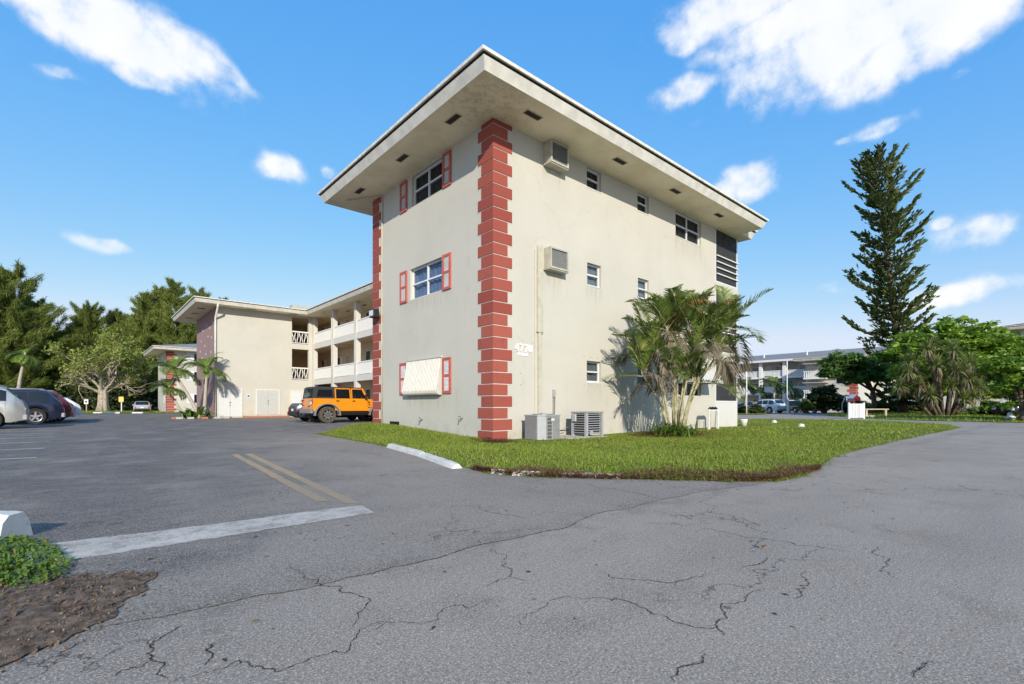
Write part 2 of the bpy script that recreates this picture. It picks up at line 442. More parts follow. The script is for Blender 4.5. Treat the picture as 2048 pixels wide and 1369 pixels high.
# ------------------------------------------------------------------ ground, roads, lawns
def asphalt(name, light, dark, sealed=None):
    t = NT(name)
    big = t.noise(.35, 5, .6); mid = t.noise(1.7, 6, .62); fine = t.noise(110, 4, .8); spk = t.noise(230, 2, .7)
    c = t.mix(t.rng(big, .35, .68), light, tuple(x * .82 for x in light))
    c = t.mix(t.rng(mid, .50, .74, 0, .60), c, tuple(x * .58 for x in light))
    wearn = t.noise(1.0, 5, .62, t.scaled((.16, .75, 1)))
    c = t.mix(t.rng(wearn, .50, .70, 0, .45), c, tuple(x * .66 for x in light))
    c = t.mix(t.rng(wearn, .46, .30, 0, .35), c, tuple(min(1, x * 1.22) for x in light))
    oil = t.rng(t.noise(2.4, 3, .5), .70, .78)
    c = t.mix(t.math('MULTIPLY', oil, .45), c, dark)
    if sealed:
        x, y, z = t.xyz()
        warp = t.math('MULTIPLY', t.math('SUBTRACT', t.noise(.55, 5, .65), .5), 5.5)
        s1 = t.rng(t.math('ADD', t.math('ADD', x, t.math('MULTIPLY', y, -.22)), warp), -7.4, -3.2, 1.0, 0.0)   # fades towards the lawn corner
        s2 = t.rng(t.math('ADD', t.math('ADD', y, t.rng(x, -6.35, -6.95, 0, .75)), t.math('MULTIPLY', warp, .12)), -5.65, -5.25)                                  # ends by the stop bar
        s1 = t.math('MAXIMUM', s1, t.rng(y, 2, 12, 0, .8))
        wear = t.rng(t.noise(.9, 8, .70), .44, .70, 1.0, .12)
        wear = t.math('MULTIPLY', wear, t.rng(t.noise(9, 5, .7, t.scaled((.25, 1, 1))), .40, .72, 1.0, .55))
        seal = t.math('MULTIPLY', t.math('MULTIPLY', s1, s2), wear)
        sc_ = t.mix(t.rng(t.noise(.8, 4), .35, .7), (.046, .043, .043), (.080, .073, .067))
        c = t.mix(seal, c, sc_)
    sm_ = t.rng(t.math('ABSOLUTE', t.math('ADD', t.xyz()[1], 6.8)), .0, .30, .40, 0)
    c = t.mix(t.math('MULTIPLY', sm_, t.rng(t.noise(3, 5, .7), .38, .62)), c, tuple(v_ * 1.2 for v_ in dark))
    crs = t.noise(38, 5, .8)
    c = t.mix(t.rng(crs, .53, .68, 0, .55), c, tuple(min(1, x * 1.8) for x in light))
    c = t.mix(t.rng(crs, .46, .32, 0, .75), c, dark)
    # aggregate: pale chips and dark pits
    c = t.mix(t.rng(fine, .51, .66, 0, .85), c, tuple(min(1, x * 2.4) for x in light))
    c = t.mix(t.rng(spk, .44, .30, 0, .7), c, dark)
    c = t.mix(t.rng(fine, .47, .33, 0, .80), c, dark)
    # hairline cracks
    dist = t.node('ShaderNodeVectorMath', operation='ADD')
    nv = t.node('ShaderNodeTexNoise'); nv.inputs['Scale'].default_value = 2.2; nv.inputs['Detail'].default_value = 6; nv.inputs['Roughness'].default_value = .65; t.l.new(t.co(), nv.inputs['Vector'])
    sv = t.node('ShaderNodeVectorMath', operation='SCALE'); sv.inputs['Scale'].default_value = .85; t.l.new(nv.outputs['Color'], sv.inputs[0])
    t.l.new(t.co(), dist.inputs[0]); t.l.new(sv.outputs[0], dist.inputs[1])
    vo = t.node('ShaderNodeTexVoronoi', feature='DISTANCE_TO_EDGE'); vo.inputs['Scale'].default_value = .62; t.l.new(dist.outputs[0], vo.inputs['Vector'])
    cr = t.math('MULTIPLY', t.rng(vo.outputs['Distance'], .0060, .0012), t.rng(t.noise(.7, 4), .47, .56))
    c = t.mix(t.math('MULTIPLY', cr, .75), c, tuple(x * .35 for x in dark))
    t.base(c).rough(t.rng(mid, .3, .7, .72, .92)).spec(.35)
    t.bump(t.math('ADD', fine, t.math('MULTIPLY', cr, -.3)), .35, .008)
    return t.m
M['asphalt'] = asphalt('weathered_asphalt', (.330, .280, .228), (.062, .052, .043))
M['asphalt_lot'] = asphalt('sealed_asphalt', (.275, .235, .193), (.048, .041, .034), sealed=True)
def struct(o): return tag(o, kind='structure')

struct(MB().add([(-700, -700, 0), (900, -700, 0), (900, 900, 0), (-700, 900, 0)], [(0, 1, 2, 3)]).build('road', M['asphalt']))

def paint_mat(name, col, wear_col, lo=.45, hi=.66, scale=7):
    t = NT(name)
    w = t.math('ADD', t.math('MULTIPLY', t.noise(scale, 7, .7), .6), t.math('MULTIPLY', t.noise(70, 4, .7), .4))
    v = t.noise(2.5, 4)
    c = t.mix(t.rng(v, .3, .7), col, tuple(x * .85 for x in col))
    if 'yellow' in name:
        fade = t.math('MULTIPLY', t.rng(t.xyz()[1], -4.9, -2.2, .22, 0), t.rng(t.xyz()[0], -5.45, -5.6, .4, 1))
        w = t.math('ADD', w, fade)
    t.base(t.mix(t.rng(w, lo, hi), c, wear_col)).rough(.8).spec(.3).bump(t.noise(90, 3), .4, .01)
    return t.m
M['paint_bar'] = paint_mat('worn_white_paint', (.55, .505, .44), (.27, .235, .195), .44, .62)
M['paint_line'] = paint_mat('white_line_paint', (.66, .62, .55), (.22, .2, .18), .5, .68)
M['paint_yellow'] = paint_mat('worn_yellow_paint', (.62, .40, .15), (.33, .255, .165), .36, .56)
M['paint_kerb'] = paint_mat('white_kerb_paint', (.68, .66, .61), (.33, .30, .25), .53, .68, 5)

def ragged_strip(pts_a, pts_b, z, mat, name, seed=0, jit=.012, n=40):
    """quad strip between two edges, edges roughened"""
    r = random.Random(seed); vs = []; fs = []
    def along(pts, t):
        k = t * (len(pts) - 1); i = min(int(k), len(pts) - 2); f = k - i
        return [pts[i][j] * (1 - f) + pts[i + 1][j] * f for j in (0, 1)]
    for i in range(n + 1):
        a = along(pts_a, i / n); b = along(pts_b, i / n)
        vs += [(a[0] + r.uniform(-jit, jit), a[1] + r.uniform(-jit, jit), z), (b[0] + r.uniform(-jit, jit), b[1] + r.uniform(-jit, jit), z)]
    for i in range(n): fs.append((2 * i, 2 * i + 1, 2 * i + 3, 2 * i + 2))
    return MB().add(vs, fs).build(name, mat)
struct(ragged_strip([(-7.85, -5.45), (-7.2, -5.47), (-5.69, -5.44)], [(-7.80, -4.88), (-7.2, -4.98), (-5.66, -5.06)], .0045, M['paint_bar'], 'stop_line', 1, .015, 50))
for k, (ea, eb_) in enumerate((([(-5.89, -4.60), (-5.46, .93)], [(-5.79, -4.72), (-5.36, .87)]), ([(-5.72, -4.92), (-5.25, .87)], [(-5.62, -5.0), (-5.14, .80)]))):
    struct(ragged_strip(ea, eb_, .0045, M['paint_yellow'], 'yellow_centre_line', 5 + k, .008, 60))
for k in range(14):
    v = 2.56 + 2.5 * k
    struct(ragged_strip([(-13.5, v - .05), (-8.12, v - .05)], [(-13.5, v + .05), (-8.12, v + .05)], .0045, M['paint_line'], 'parking_line', 20 + k, .006, 40))
for k in range(6):
    v = 11.6 + 2.9 * k
    struct(ragged_strip([(.3, v - .05), (5.6, v - .05)], [(.3, v + .05), (5.6, v + .05)], .0045, M['paint_line'], 'parking_line', 60 + k, .006, 40))

# traced long cracks in the old road, each a thin dark groove mark lying on the asphalt
M['crack'] = plain('crack_filler', (.050, .040, .030), 1.0, var=.3, scale=30, spec=0.0)
CRACKS = [   # metres on the ground
 [(-7.45,-6.7),(-7.28,-6.75),(-7.1,-6.76),(-6.88,-6.76),(-6.66,-6.81),(-6.43,-6.81),(-6.24,-6.8)],
 [(-6.5,-6.83),(-6.19,-6.82),(-5.78,-6.79),(-5.34,-6.81),(-4.81,-6.83),(-3.95,-6.75),(-3.3,-6.71),(-2.33,-6.81),(-1.49,-6.94)],
 [(-6.66,-6.37),(-6.66,-6.56),(-6.66,-6.78),(-6.65,-6.82),(-6.58,-6.9),(-6.56,-7.06),(-6.55,-7.17),(-6.63,-7.25),(-6.73,-7.36)],
 [(-7.39,-6.92),(-7.35,-7.01),(-7.37,-7.09),(-7.36,-7.15),(-7.35,-7.25),(-7.33,-7.33)],
 [(-7.35,-7.03),(-7.31,-6.96),(-7.23,-6.89)],
 [(-7.36,-7.15),(-7.44,-7.17),(-7.47,-7.2)],
 [(-7.33,-7.37),(-7.26,-7.37),(-7.16,-7.37),(-7.13,-7.36),(-7.11,-7.39),(-7.08,-7.48),(-7.06,-7.52),(-6.93,-7.51),(-6.84,-7.55),(-6.78,-7.49),(-6.6,-7.41),(-6.56,-7.41)],
 [(-6.7,-7.46),(-6.6,-7.42),(-6.36,-7.48),(-6.26,-7.53),(-6.11,-7.52)],
 [(-7.23,-7.32),(-7.19,-7.25),(-7.18,-7.18),(-7.16,-7.15)],
 [(-5.61,-6.87),(-5.77,-7.18),(-5.86,-7.34),(-5.84,-7.46)],
 [(-5.86,-7.34),(-6.03,-7.38)],
 [(-6.22,-7.83),(-6.1,-7.75),(-5.95,-7.72),(-5.83,-7.72),(-5.73,-7.83),(-5.66,-7.95),(-5.68,-8.07),(-5.69,-8.18),(-5.68,-8.28),(-5.61,-8.35),(-5.46,-8.31),(-5.25,-8.31),(-5.14,-8.28),(-4.97,-8.35)],
 [(-5.61,-8.35),(-5.66,-8.4)],
 [(-5.43,-7.63),(-5.44,-7.76),(-5.33,-7.9),(-5.19,-7.99),(-5.01,-7.99)],
 [(-4.18,-7.52),(-4.1,-7.66),(-4.14,-7.8),(-4.08,-7.93),(-4.04,-8.07),(-4.02,-8.25),(-3.99,-8.41)],
 [(-4.08,-7.93),(-4.22,-7.94),(-4.4,-7.97)],
 [(-4.49,-8.1),(-4.66,-8.13),(-4.81,-8.1)],
 [(-3.72,-8.49),(-3.87,-8.49),(-3.98,-8.59),(-4.2,-8.61),(-4.37,-8.7)],
 [(-4.58,-8.34),(-4.69,-8.36),(-4.77,-8.42),(-4.91,-8.41),(-4.99,-8.46),(-5.06,-8.45)],
 [(-5.29,-8.97),(-5.38,-8.96),(-5.48,-8.96)],
 [(-5.85,-8.42),(-5.94,-8.44),(-6.02,-8.41),(-6.1,-8.45)],
 [(-4.81,-5.73),(-4.94,-5.99),(-4.95,-6.21),(-4.91,-6.45)],
 [(-5.15,-6.39),(-5.47,-6.41),(-5.63,-6.31),(-5.74,-6.41),(-5.8,-6.57)],
 [(-3.17,-5.68),(-3.24,-6.19),(-3.31,-6.7)],
]
def fract(pts, r, levels=5, amp=.16):
    for _ in range(levels):
        out = [pts[0]]
        for a, b in zip(pts, pts[1:]):
            L = math.hypot(b[0] - a[0], b[1] - a[1]); n = (-(b[1] - a[1]), b[0] - a[0]); k = r.gauss(0, amp)
            out += [((a[0] + b[0]) / 2 + n[0] * k, (a[1] + b[1]) / 2 + n[1] * k), b]
        pts = out; amp *= .93
    return pts
CRACKS[1] = CRACKS[0] + [p for p in CRACKS[1] if p[0] > -6.2]
CRACKS = CRACKS[1:]
seam = fract(CRACKS[0], random.Random(100), 4, .05)
lot = [(x, y, .002) for x, y in [(-16, -6.72)] + seam + [(-1.2, -1), (10, 0.5), (10, 90), (-16, 90)]]
struct(MB().add(lot, [tuple(range(len(lot)))]).build('parking_lot', M['asphalt_lot']))
for ci, c in enumerate(CRACKS):
    r = random.Random(100 + ci); pts = fract(c, r, 4, .16 if ci else .05)
    vs = []; fs = []
    for i, p in enumerate(pts):
        q = pts[min(i + 1, len(pts) - 1)]; o = pts[max(i - 1, 0)]
        tx, ty = q[0] - o[0], q[1] - o[1]; l = math.hypot(tx, ty) or 1
        w = r.uniform(.0008, .0036) * (1.3 if ci < 2 else 1) * math.sin(math.pi * min(.97, max(.03, i / (len(pts) - 1)))) ** .4
        vs += [(p[0] - ty / l * w, p[1] + tx / l * w, .0027 + .00005 * ci), (p[0] + ty / l * w, p[1] - tx / l * w, .0027 + .00005 * ci)]
    for i in range(len(pts) - 1): fs.append((2 * i, 2 * i + 1, 2 * i + 3, 2 * i + 2))
    struct(MB().add(vs, fs).build('road_crack', M['crack']))
# small litter on the road: dark bits and dry leaves
r = random.Random(3); vs = []
for i in range(260):
    u, v = r.uniform(-8, 4), r.uniform(-8.9, -5.2)
    if v > -6.9 and u > -3.2: continue
    s = r.uniform(.006, .022); a = r.uniform(0, 6.28); e = r.uniform(.25, .8)
    p = [(math.cos(a) * s, math.sin(a) * s), (-math.sin(a) * s * e, math.cos(a) * s * e)]
    vs += [(u + p[0][0], v + p[0][1], .0032), (u + p[1][0], v + p[1][1], .006), (u - p[0][0], v - p[0][1], .0032), (u - p[1][0], v - p[1][1], .005)]
def litter_mat():
    t = NT('road_litter'); rr = t.island()
    t.base(t.mix(t.rng(rr, .3, .7), (.03, .026, .022), (.30, .24, .15))).rough(.9); return t.m
M['litter'] = litter_mat()
tag(soup('road_litter', vs, 4, M['litter']), 'scattered dark twigs and dry bits on the road', 'litter', kind='stuff')

# --- lawns
def lawn_mat():
    t = NT('lawn_soil'); n = t.noise(1.2, 5); m = t.noise(14, 5, .7)
    c = t.mix(t.rng(n, .35, .65), (.11, .155, .02), (.155, .185, .035))
    t.base(t.mix(t.rng(m, .5, .75), c, (.10, .085, .045))).rough(.95).spec(.1).bump(m, .5, .03); return t.m
M['lawn'] = lawn_mat()
M['soil'] = plain('dark_soil', (.165, .118, .086), .95, var=.5, scale=22, bump=1.0)
LAWN = [(0, 6.9), (-1.85, 6.74), (-2.0, 5), (-2.25, 2.5), (-2.48, .5), (-2.85, -1.5), (-3.35, -3.5), (-3.45, -4.2), (-3.25, -4.8), (-2.9, -5.25), (-2.3, -5.95), (-1.8, -6.6), (-1.35, -6.98), (-.6, -7.05),
        (.6, -6.85), (2, -6.6), (3.65, -6.44), (8.76, -6.3), (15, -6.28), (19.5, -6.25), (22.5, -5.6), (25.5, -3.4), (27.2, -1.0), (26.6, 1), (24.4, 4.8), (20, 13), (13, 16), (6.9, 16), (6.9, 6.9)]
def sstep(a, b, x):
    t = max(0, min(1, (x - a) / (b - a))); return t * t * (3 - 2 * t)
def inside(poly, x, y):
    c = False; j = len(poly) - 1
    for i in range(len(poly)):
        (xi, yi), (xj, yj) = poly[i], poly[j]
        if (yi > y) != (yj > y) and x < (xj - xi) * (y - yi) / (yj - yi) + xi: c = not c
        j = i
    return c
def edge_dist(poly, x, y):
    best = 1e9; j = len(poly) - 1
    for i in range(len(poly)):
        (ax, ay), (bx, by) = poly[j], poly[i]; dx, dy = bx - ax, by - ay
        t = max(0, min(1, ((x - ax) * dx + (y - ay) * dy) / (dx * dx + dy * dy)))
        best = min(best, math.hypot(x - ax - t * dx, y - ay - t * dy)); j = i
    return best
def lawn_z(u, v):
    d = edge_dist(LAWN, u, v)
    z = .012 + .045 * sstep(0, .5, d) + .012 * math.sin(u * 1.3 + v * .7) * sstep(.3, 1.2, d)
    if u < .6: z += .25 * sstep(-.3, 6.2, v) * sstep(-1.9, -.3, u)
    if v < 0 and u > -.6: z -= .03 * sstep(-1.2, -.2, v)
    return z
def terrain(name, poly, zf, step, mat, seed=1):
    r = random.Random(seed); pts = []
    dense = []
    for a, b in zip(poly, poly[1:] + poly[:1]):
        n = max(1, int(math.hypot(b[0] - a[0], b[1] - a[1]) / (.25 if step > .1 else .03)))
        for i in range(n):
            t = i / n; j = (.03 if step > .1 else .012) if i else 0
            dense.append((a[0] + (b[0] - a[0]) * t + r.uniform(-j, j), a[1] + (b[1] - a[1]) * t + r.uniform(-j, j)))
    xs = [p[0] for p in poly]; ys = [p[1] for p in poly]
    inner = []
    x = min(xs)
    while x < max(xs):
        y = min(ys)
        while y < max(ys):
            if inside(poly, x, y) and edge_dist(poly, x, y) > step * .4: inner.append((x, y))
            y += step
        x += step
    allp = [Vector(p) for p in dense + inner]
    res = delaunay_2d_cdt(allp, [], [list(range(len(dense)))], 1, 1e-5)
    vs = [(p.x, p.y, zf(p.x, p.y)) for p in res[0]]
    return MB().add(vs, [tuple(f) for f in res[2]]).build(name, mat, smooth=True), dense
lawn, LAWN_EDGE = terrain('lawn', LAWN, lawn_z, .45, M['lawn'])
struct(lawn)
# far lawn on the other side of the cross road
FAR = [(33.5, .2), (30.6, -3.5), (29.6, -7.4), (29.5, -26), (140, -70), (170, 40), (100, 20), (74, 8), (60, 7.5), (46, 6.5), (38, 2.6)]
def far_z(u, v): return .02 + .13 * sstep(0, 2.5, edge_dist(FAR, u, v))
far_lawn, _ = terrain('far_lawn', FAR, far_z, 4.0, M['lawn'], 2)
struct(far_lawn)
ISL = [(42, 15.2), (39.5, 12.6), (44, 11.4), (52.5, 13.6), (53.6, 15.4), (50, 16.6)]
struct(terrain('verge', ISL, lambda u, v: .03 + .07 * sstep(0, .6, edge_dist(ISL, u, v)), .8, M['lawn'], 4)[0])
BACKV = [(-26, 70), (-7.5, 66.5), (-1, 63.6), (.3, 60.6), (8, 60), (10, 120), (-80, 140), (-70, 72)]
struct(terrain('back_verge', BACKV, lambda u, v: .02 + .10 * sstep(0, 1.5, edge_dist(BACKV, u, v)), 3.0, M['lawn'], 5)[0])
# bare soil in the foreground
SOIL = [(-8.6, -5.35), (-7.80, -5.52), (-7.66, -5.74), (-7.60, -5.86), (-7.52, -5.84), (-7.45, -5.93), (-7.36, -5.91), (-7.31, -6.02), (-7.24, -6.05), (-7.25, -6.13), (-7.31, -6.22), (-7.30, -6.33), (-7.38, -6.40), (-7.43, -6.52), (-7.44, -6.63), (-7.53, -6.68), (-7.60, -6.78), (-7.70, -6.82), (-7.78, -6.92), (-7.95, -6.95), (-8.6, -7.0)]
struct(terrain('soil_patch', SOIL, lambda u, v: .008 + .03 * sstep(0, .3, edge_dist(SOIL, u, v)) + .006 * math.sin(u * 61 + 3 * math.sin(v * 37)) * math.sin(v * 53 + 2 * math.sin(u * 41)) * sstep(0, .1, edge_dist(SOIL, u, v)), .05, M['soil'], 6)[0])

def blades(poly, n, region, zf, lmin, lmax, w, seed, wind=.5, keep=None):
    rg = np.random.default_rng(seed); out = []
    u = rg.uniform(region[0], region[1], n); v = rg.uniform(region[2], region[3], n)
    for x, y in zip(u, v):
        if not inside(poly, x, y): continue
        if keep and not keep(x, y, rg): continue
        out.append((x, y, zf(x, y)))
    P_ = np.array(out); k = len(P_)
    a = rg.uniform(0, 2 * np.pi, k); L_ = rg.uniform(lmin, lmax, k); tilt = rg.uniform(.15, 1.15, k) * wind
    side = np.stack([-np.sin(a), np.cos(a), np.zeros(k)], 1) * (w * rg.uniform(.6, 1.3, k))[:, None]
    dirv = np.stack([np.cos(a) * np.sin(tilt), np.sin(a) * np.sin(tilt), np.cos(tilt)], 1) * L_[:, None]
    t = np.stack([P_ - side, P_ + side, P_ + dirv], 1)
    return t.reshape(-1, 3)
M['grass'] = leaf('grass_blade', (.170, .250, .020), (.30, .37, .055), .30, .6, dry=(.36, .29, .12), dryamt=.10, patch=(.25, .27, .065))
M['grass_far'] = M['grass']
def in_building(x, y): return x > 0 and 0 < y < 6.5 and x < 13.3
def k_near(x, y, rg):
    if in_building(x, y): return False
    if x > 7 and y > 0 and x < 13.3: return False
    cl = math.sin(x * 3.1 + 1.7 * math.sin(y * 2.3)) * math.sin(y * 2.7 + 1.3 * math.sin(x * 1.9))
    return rg.random() < .72 + .35 * cl
g1 = blades(LAWN, 210000, (-3.6, 7.5, -7.1, 1.2), lawn_z, .025, .060, .0075, 1, 1.25, k_near)
g2 = blades(LAWN, 45000, (-2.6, .1, 0, 7), lawn_z, .03, .07, .008, 2, 1.25, k_near)
g3 = blades(LAWN, 75000, (7.5, 27.3, -6.4, 7), lawn_z, .04, .075, .015, 3, 1.25, k_near)
rgE = np.random.default_rng(17); ge = []
front = [p for p in LAWN_EDGE if -7.3 < p[1] < 6.8 and p[0] < 20]
for i in range(9000):      # runners creeping over the edge in tufts
    p = front[int(rgE.integers(len(front)))]
    tuft = .5 + .5 * math.sin(p[0] * 9.1 + 2 * math.sin(p[1] * 7.3)) * math.sin(p[1] * 11.7)
    if rgE.random() > tuft * tuft + .06: continue
    x, y = p[0] + rgE.normal(0, .055), p[1] + rgE.normal(0, .055); a = rgE.uniform(0, 6.283); l = rgE.uniform(.03, .08); w = .006
    ge += [(x - math.sin(a) * w, y + math.cos(a) * w, .008), (x + math.sin(a) * w, y - math.cos(a) * w, .008), (x + math.cos(a) * l, y + math.sin(a) * l, rgE.uniform(.015, .05))]
tag(soup('grass', np.concatenate([g1, g2, g3, np.array(ge)]), 3, M['grass']), 'short green turf growing on the lawn around the building', 'grass', kind='stuff')
gf = blades(FAR, 60000, (29.5, 75, -18, 8), far_z, .08, .16, .03, 4, 1.0)
gi = blades(ISL, 5000, (39, 54, 11, 17), lambda u, v: .08, .08, .15, .03, 5, 1.0)
gb = blades(BACKV, 26000, (-30, 8, 60, 80), lambda u, v: .07, .10, .22, .04, 6, 1.0)
tag(soup('verge_grass', np.concatenate([gf, gi, gb]), 3, M['grass']), 'green turf on the far lawn and distant verges', 'grass', kind='stuff')
# brown thatch and fallen needles along the lawn front
M['thatch'] = leaf('brown_thatch', (.13, .055, .025), (.26, .14, .07), .15, .8)
rg = np.random.default_rng(8); tv = []
EDGE = [(-2.95, -1.9), (-3.38, -3.6), (-3.40, -4.3), (-3.2, -4.85), (-2.85, -5.3), (-2.25, -6.0), (-1.75, -6.62), (-1.3, -6.95), (-.5, -7.0), (.4, -6.9)]
for i in range(9500):
    k = rg.uniform(1.2, len(EDGE) - 1.001); j = int(k); f = k - j
    x = EDGE[j][0] * (1 - f) + EDGE[j + 1][0] * f; y = EDGE[j][1] * (1 - f) + EDGE[j + 1][1] * f
    wd = .05 + .20 * (.5 + .5 * math.sin(k * 2.4 + .6)) + (.12 if k > 4.5 else 0)
    if k > 8: wd *= max(0.1, 9 - k)
    o = abs(rg.normal(0, wd)); nx, ny = .72, .69
    x += nx * o - .05; y += ny * o - .04
    z = lawn_z(x, y) if inside(LAWN, x, y) else .006
    a = rg.uniform(0, 6.283); l = rg.uniform(.03, .10); w = rg.uniform(.003, .008); up = rg.uniform(0, .055) * (1 - min(1, o / .6) * .5)
    ca, sa = math.cos(a), math.sin(a)
    tv += [(x - sa * w, y + ca * w, z + up), (x + sa * w, y - ca * w, z + up), (x + ca * l, y + sa * l, z + up + rg.uniform(-.01, .04))]
for i in range(2500):   # by the corner quoin
    x, y = -.15 + rg.normal(0, .22), -.25 + rg.normal(0, .28)
    if in_building(x, y): continue
    z = lawn_z(x, y) + rg.uniform(.03, .07); a = rg.uniform(0, 6.283); l = rg.uniform(.04, .12); w = .006; ca, sa = math.cos(a), math.sin(a)
    tv += [(x - sa * w, y + ca * w, z), (x + sa * w, y - ca * w, z), (x + ca * l, y + sa * l, z + rg.uniform(-.01, .03))]
tag(soup('leaf_litter', tv, 3, M['thatch']), 'brown dry thatch and needles along the front edge of the lawn', 'leaf litter', kind='stuff')
fv = []
for i in range(420):
    x, y = rg.uniform(-3.2, 9), rg.uniform(-6.9, -.3)
    if not inside(LAWN, x, y): continue
    s_ = rg.uniform(.012, .035); a = rg.uniform(0, 6.283); z = lawn_z(x, y) + rg.uniform(.03, .05); ca, sa = math.cos(a) * s_, math.sin(a) * s_
    fv += [(x - ca, y - sa, z), (x - sa * .5, y + ca * .5, z + .01), (x + ca, y + sa, z + .004), (x + sa * .5, y - ca * .5, z - .004)]
tag(soup('fallen_leaves', fv, 4, M['thatch']), 'small brown fallen leaves scattered over the near lawn', 'leaves', kind='stuff')
# pebbles and bits on the soil
rg = np.random.default_rng(9); tv = []
for i in range(1500):
    x, y = rg.uniform(-8.5, -7.2), rg.uniform(-7, -5.3)
    if not inside(SOIL, x, y): continue
    s = rg.uniform(.002, .006); z = .026
    for q in range(2):
        a = rg.uniform(0, 6.28); tv += [(x + math.cos(a) * s, y + math.sin(a) * s, z), (x - math.sin(a) * s, y + math.cos(a) * s, z), (x, y, z + s)]
tag(soup('soil_pebbles', tv, 3, M['litter']), 'small pebbles and bits on the dark bare soil', 'pebbles', kind='stuff')

tv = []
for i in range(9000):      # crumbs and clods, some spilling on to the asphalt
    x, y = rg.uniform(-8.5, -7.0), rg.uniform(-7.1, -5.4)
    ins = inside(SOIL, x, y)
    if not ins and (edge_dist(SOIL, x, y) > .16 or rg.random() > .10): continue
    s_ = abs(rg.normal(0, .0032)) + .0012; z = (.008 + .03 * sstep(0, .3, edge_dist(SOIL, x, y))) if ins else .003
    q = [np.array([x, y, z]) + rg.normal(0, 1, 3) * s_ for _ in range(4)]
    q[3][2] = z + s_ * 1.3
    for f in ((0, 1, 3), (1, 2, 3), (2, 0, 3)): tv += [tuple(q[j]) for j in f]
tag(soup('soil_clods', tv, 3, M['soil']), 'loose crumbs of brown soil on and around the bare patch', 'soil', kind='stuff')
# wheel stops and kerb stones
def wheel_stop(name, label, p0, p1, w=.17, hgt=.13, group=None, z0=0.0):
    (x0, y0), (x1, y1) = p0, p1
    L_ = math.hypot(x1 - x0, y1 - y0); ang = math.atan2(y1 - y0, x1 - x0)
    mb = MB(); n = 14; r = random.Random(int(x0 * 100)); vs = []
    for i in range(n + 1):
        t = i / n; k = 0.012 if i in (0, n) else 0
        for (yy, zz) in ((-w / 2, 0), (-w / 2 + .02 + k, hgt * .75 - k), (-w / 4 + k, hgt - k), (w / 4 - k, hgt - k), (w / 2 - .02 - k, hgt * .75 - k), (w / 2, 0)):
            vs.append((t * L_ + (k if i == 0 else -k), yy + r.uniform(-.004, .004), zz + (r.uniform(-.006, .006) if zz else 0)))
    fs = []
    for i in range(n):
        for k in range(5): fs.append((i * 6 + k, i * 6 + k + 1, (i + 1) * 6 + k + 1, (i + 1) * 6 + k))
    fs += [(0, 1, 2, 3, 4, 5), tuple(range(n * 6 + 5, n * 6 - 1, -1))]
    o = mb.add(vs, fs).build(name, M['paint_kerb'])
    o.location = (x0, y0, z0); o.rotation_euler = (0, 0, ang)
    return tag(o, label, 'wheel stop' if 'stop' in name else 'kerb', group)
wheel_stop('wheel_stop', 'white painted concrete wheel stop along the lawn, farther from the road', (-2.50, .48), (-2.98, -1.72), group='wheel stops beside the lawn', hgt=.085)
wheel_stop('wheel_stop', 'cracked white wheel stop beside the lawn, nearer to the brown thatch', (-3.0, -1.74), (-3.50, -3.50), group='wheel stops beside the lawn', hgt=.075)
wheel_stop('kerb_stone', 'short worn white kerb stone in brown thatch at the lawn corner', (-3.42, -4.18), (-3.36, -4.42), .10, .06)
wheel_stop('kerb_stone', 'white kerb stone half buried between two thatch patches on the lawn front', (-3.34, -4.50), (-3.12, -4.83), .10, .06)
wheel_stop('kerb_stone', 'long low white kerb stone under the lawn front edge', (-2.98, -5.02), (-2.52, -5.62), .10, .055)
wheel_stop('wheel_stop', 'chunky white kerb block at the left edge beside the stop line', (-8.62, -4.14), (-7.86, -4.66), .26, .19)
wheel_stop('wheel_stop', 'white wheel stop in front of the far pale tree trunk', (-6.4, 66.4), (-4.0, 64.9), .2, .15, 'wheel stops on the far side of the car park')
wheel_stop('wheel_stop', 'white wheel stop beside the far parked hatchback', (-2.9, 64.4), (-1.9, 63.9), .2, .15, 'wheel stops on the far side of the car park')
# ------------------------------------------------------------------ buildings
class Face:
    """a wall plane: 'R' faces -v at v=c, 'L' faces -u at u=c; a runs along the wall, d is outward"""
    def __init__(s, kind, c): s.k, s.c = kind, c
    def box(s, mb, a0, a1, d0, d1, z0, z1, mi=0):
        if s.k == 'R': mb.box(a0, a1, s.c - d1, s.c - d0, z0, z1, mi)
        else: mb.box(s.c - d1, s.c - d0, a0, a1, z0, z1, mi)
        return mb
    def p(s, a, d, z): return (a, s.c - d, z) if s.k == 'R' else (s.c - d, a, z)
    def b(s, *a, **k): return s.box(MB(), *a, **k)
def wall_holes(face, a0, a1, z0, z1, holes, thick=.2, mi=0):
    mb = MB()
    As = sorted({a0, a1, *[h[0] for h in holes], *[h[1] for h in holes]}); Zs = sorted({z0, z1, *[h[2] for h in holes], *[h[3] for h in holes]})
    def hole(a, z): return any(h[0] < a < h[1] and h[2] < z < h[3] for h in holes)
    for d in (0, -thick):
        for i in range(len(As) - 1):
            for j in range(len(Zs) - 1):
                if hole((As[i] + As[i + 1]) / 2, (Zs[j] + Zs[j + 1]) / 2): continue
                mb.add([face.p(As[i], d, Zs[j]), face.p(As[i + 1], d, Zs[j]), face.p(As[i + 1], d, Zs[j + 1]), face.p(As[i], d, Zs[j + 1])], [(0, 1, 2, 3)], mi)
    for h in list(holes) + [(a0, a1, z0, z1)]:
        c = [(h[0], h[2]), (h[1], h[2]), (h[1], h[3]), (h[0], h[3])]
        for (p, q), (r, s) in zip(c, c[1:] + c[:1]):
            mb.add([face.p(p, 0, q), face.p(r, 0, s), face.p(r, -thick, s), face.p(p, -thick, q)], [(0, 1, 2, 3)], mi)
    return mb
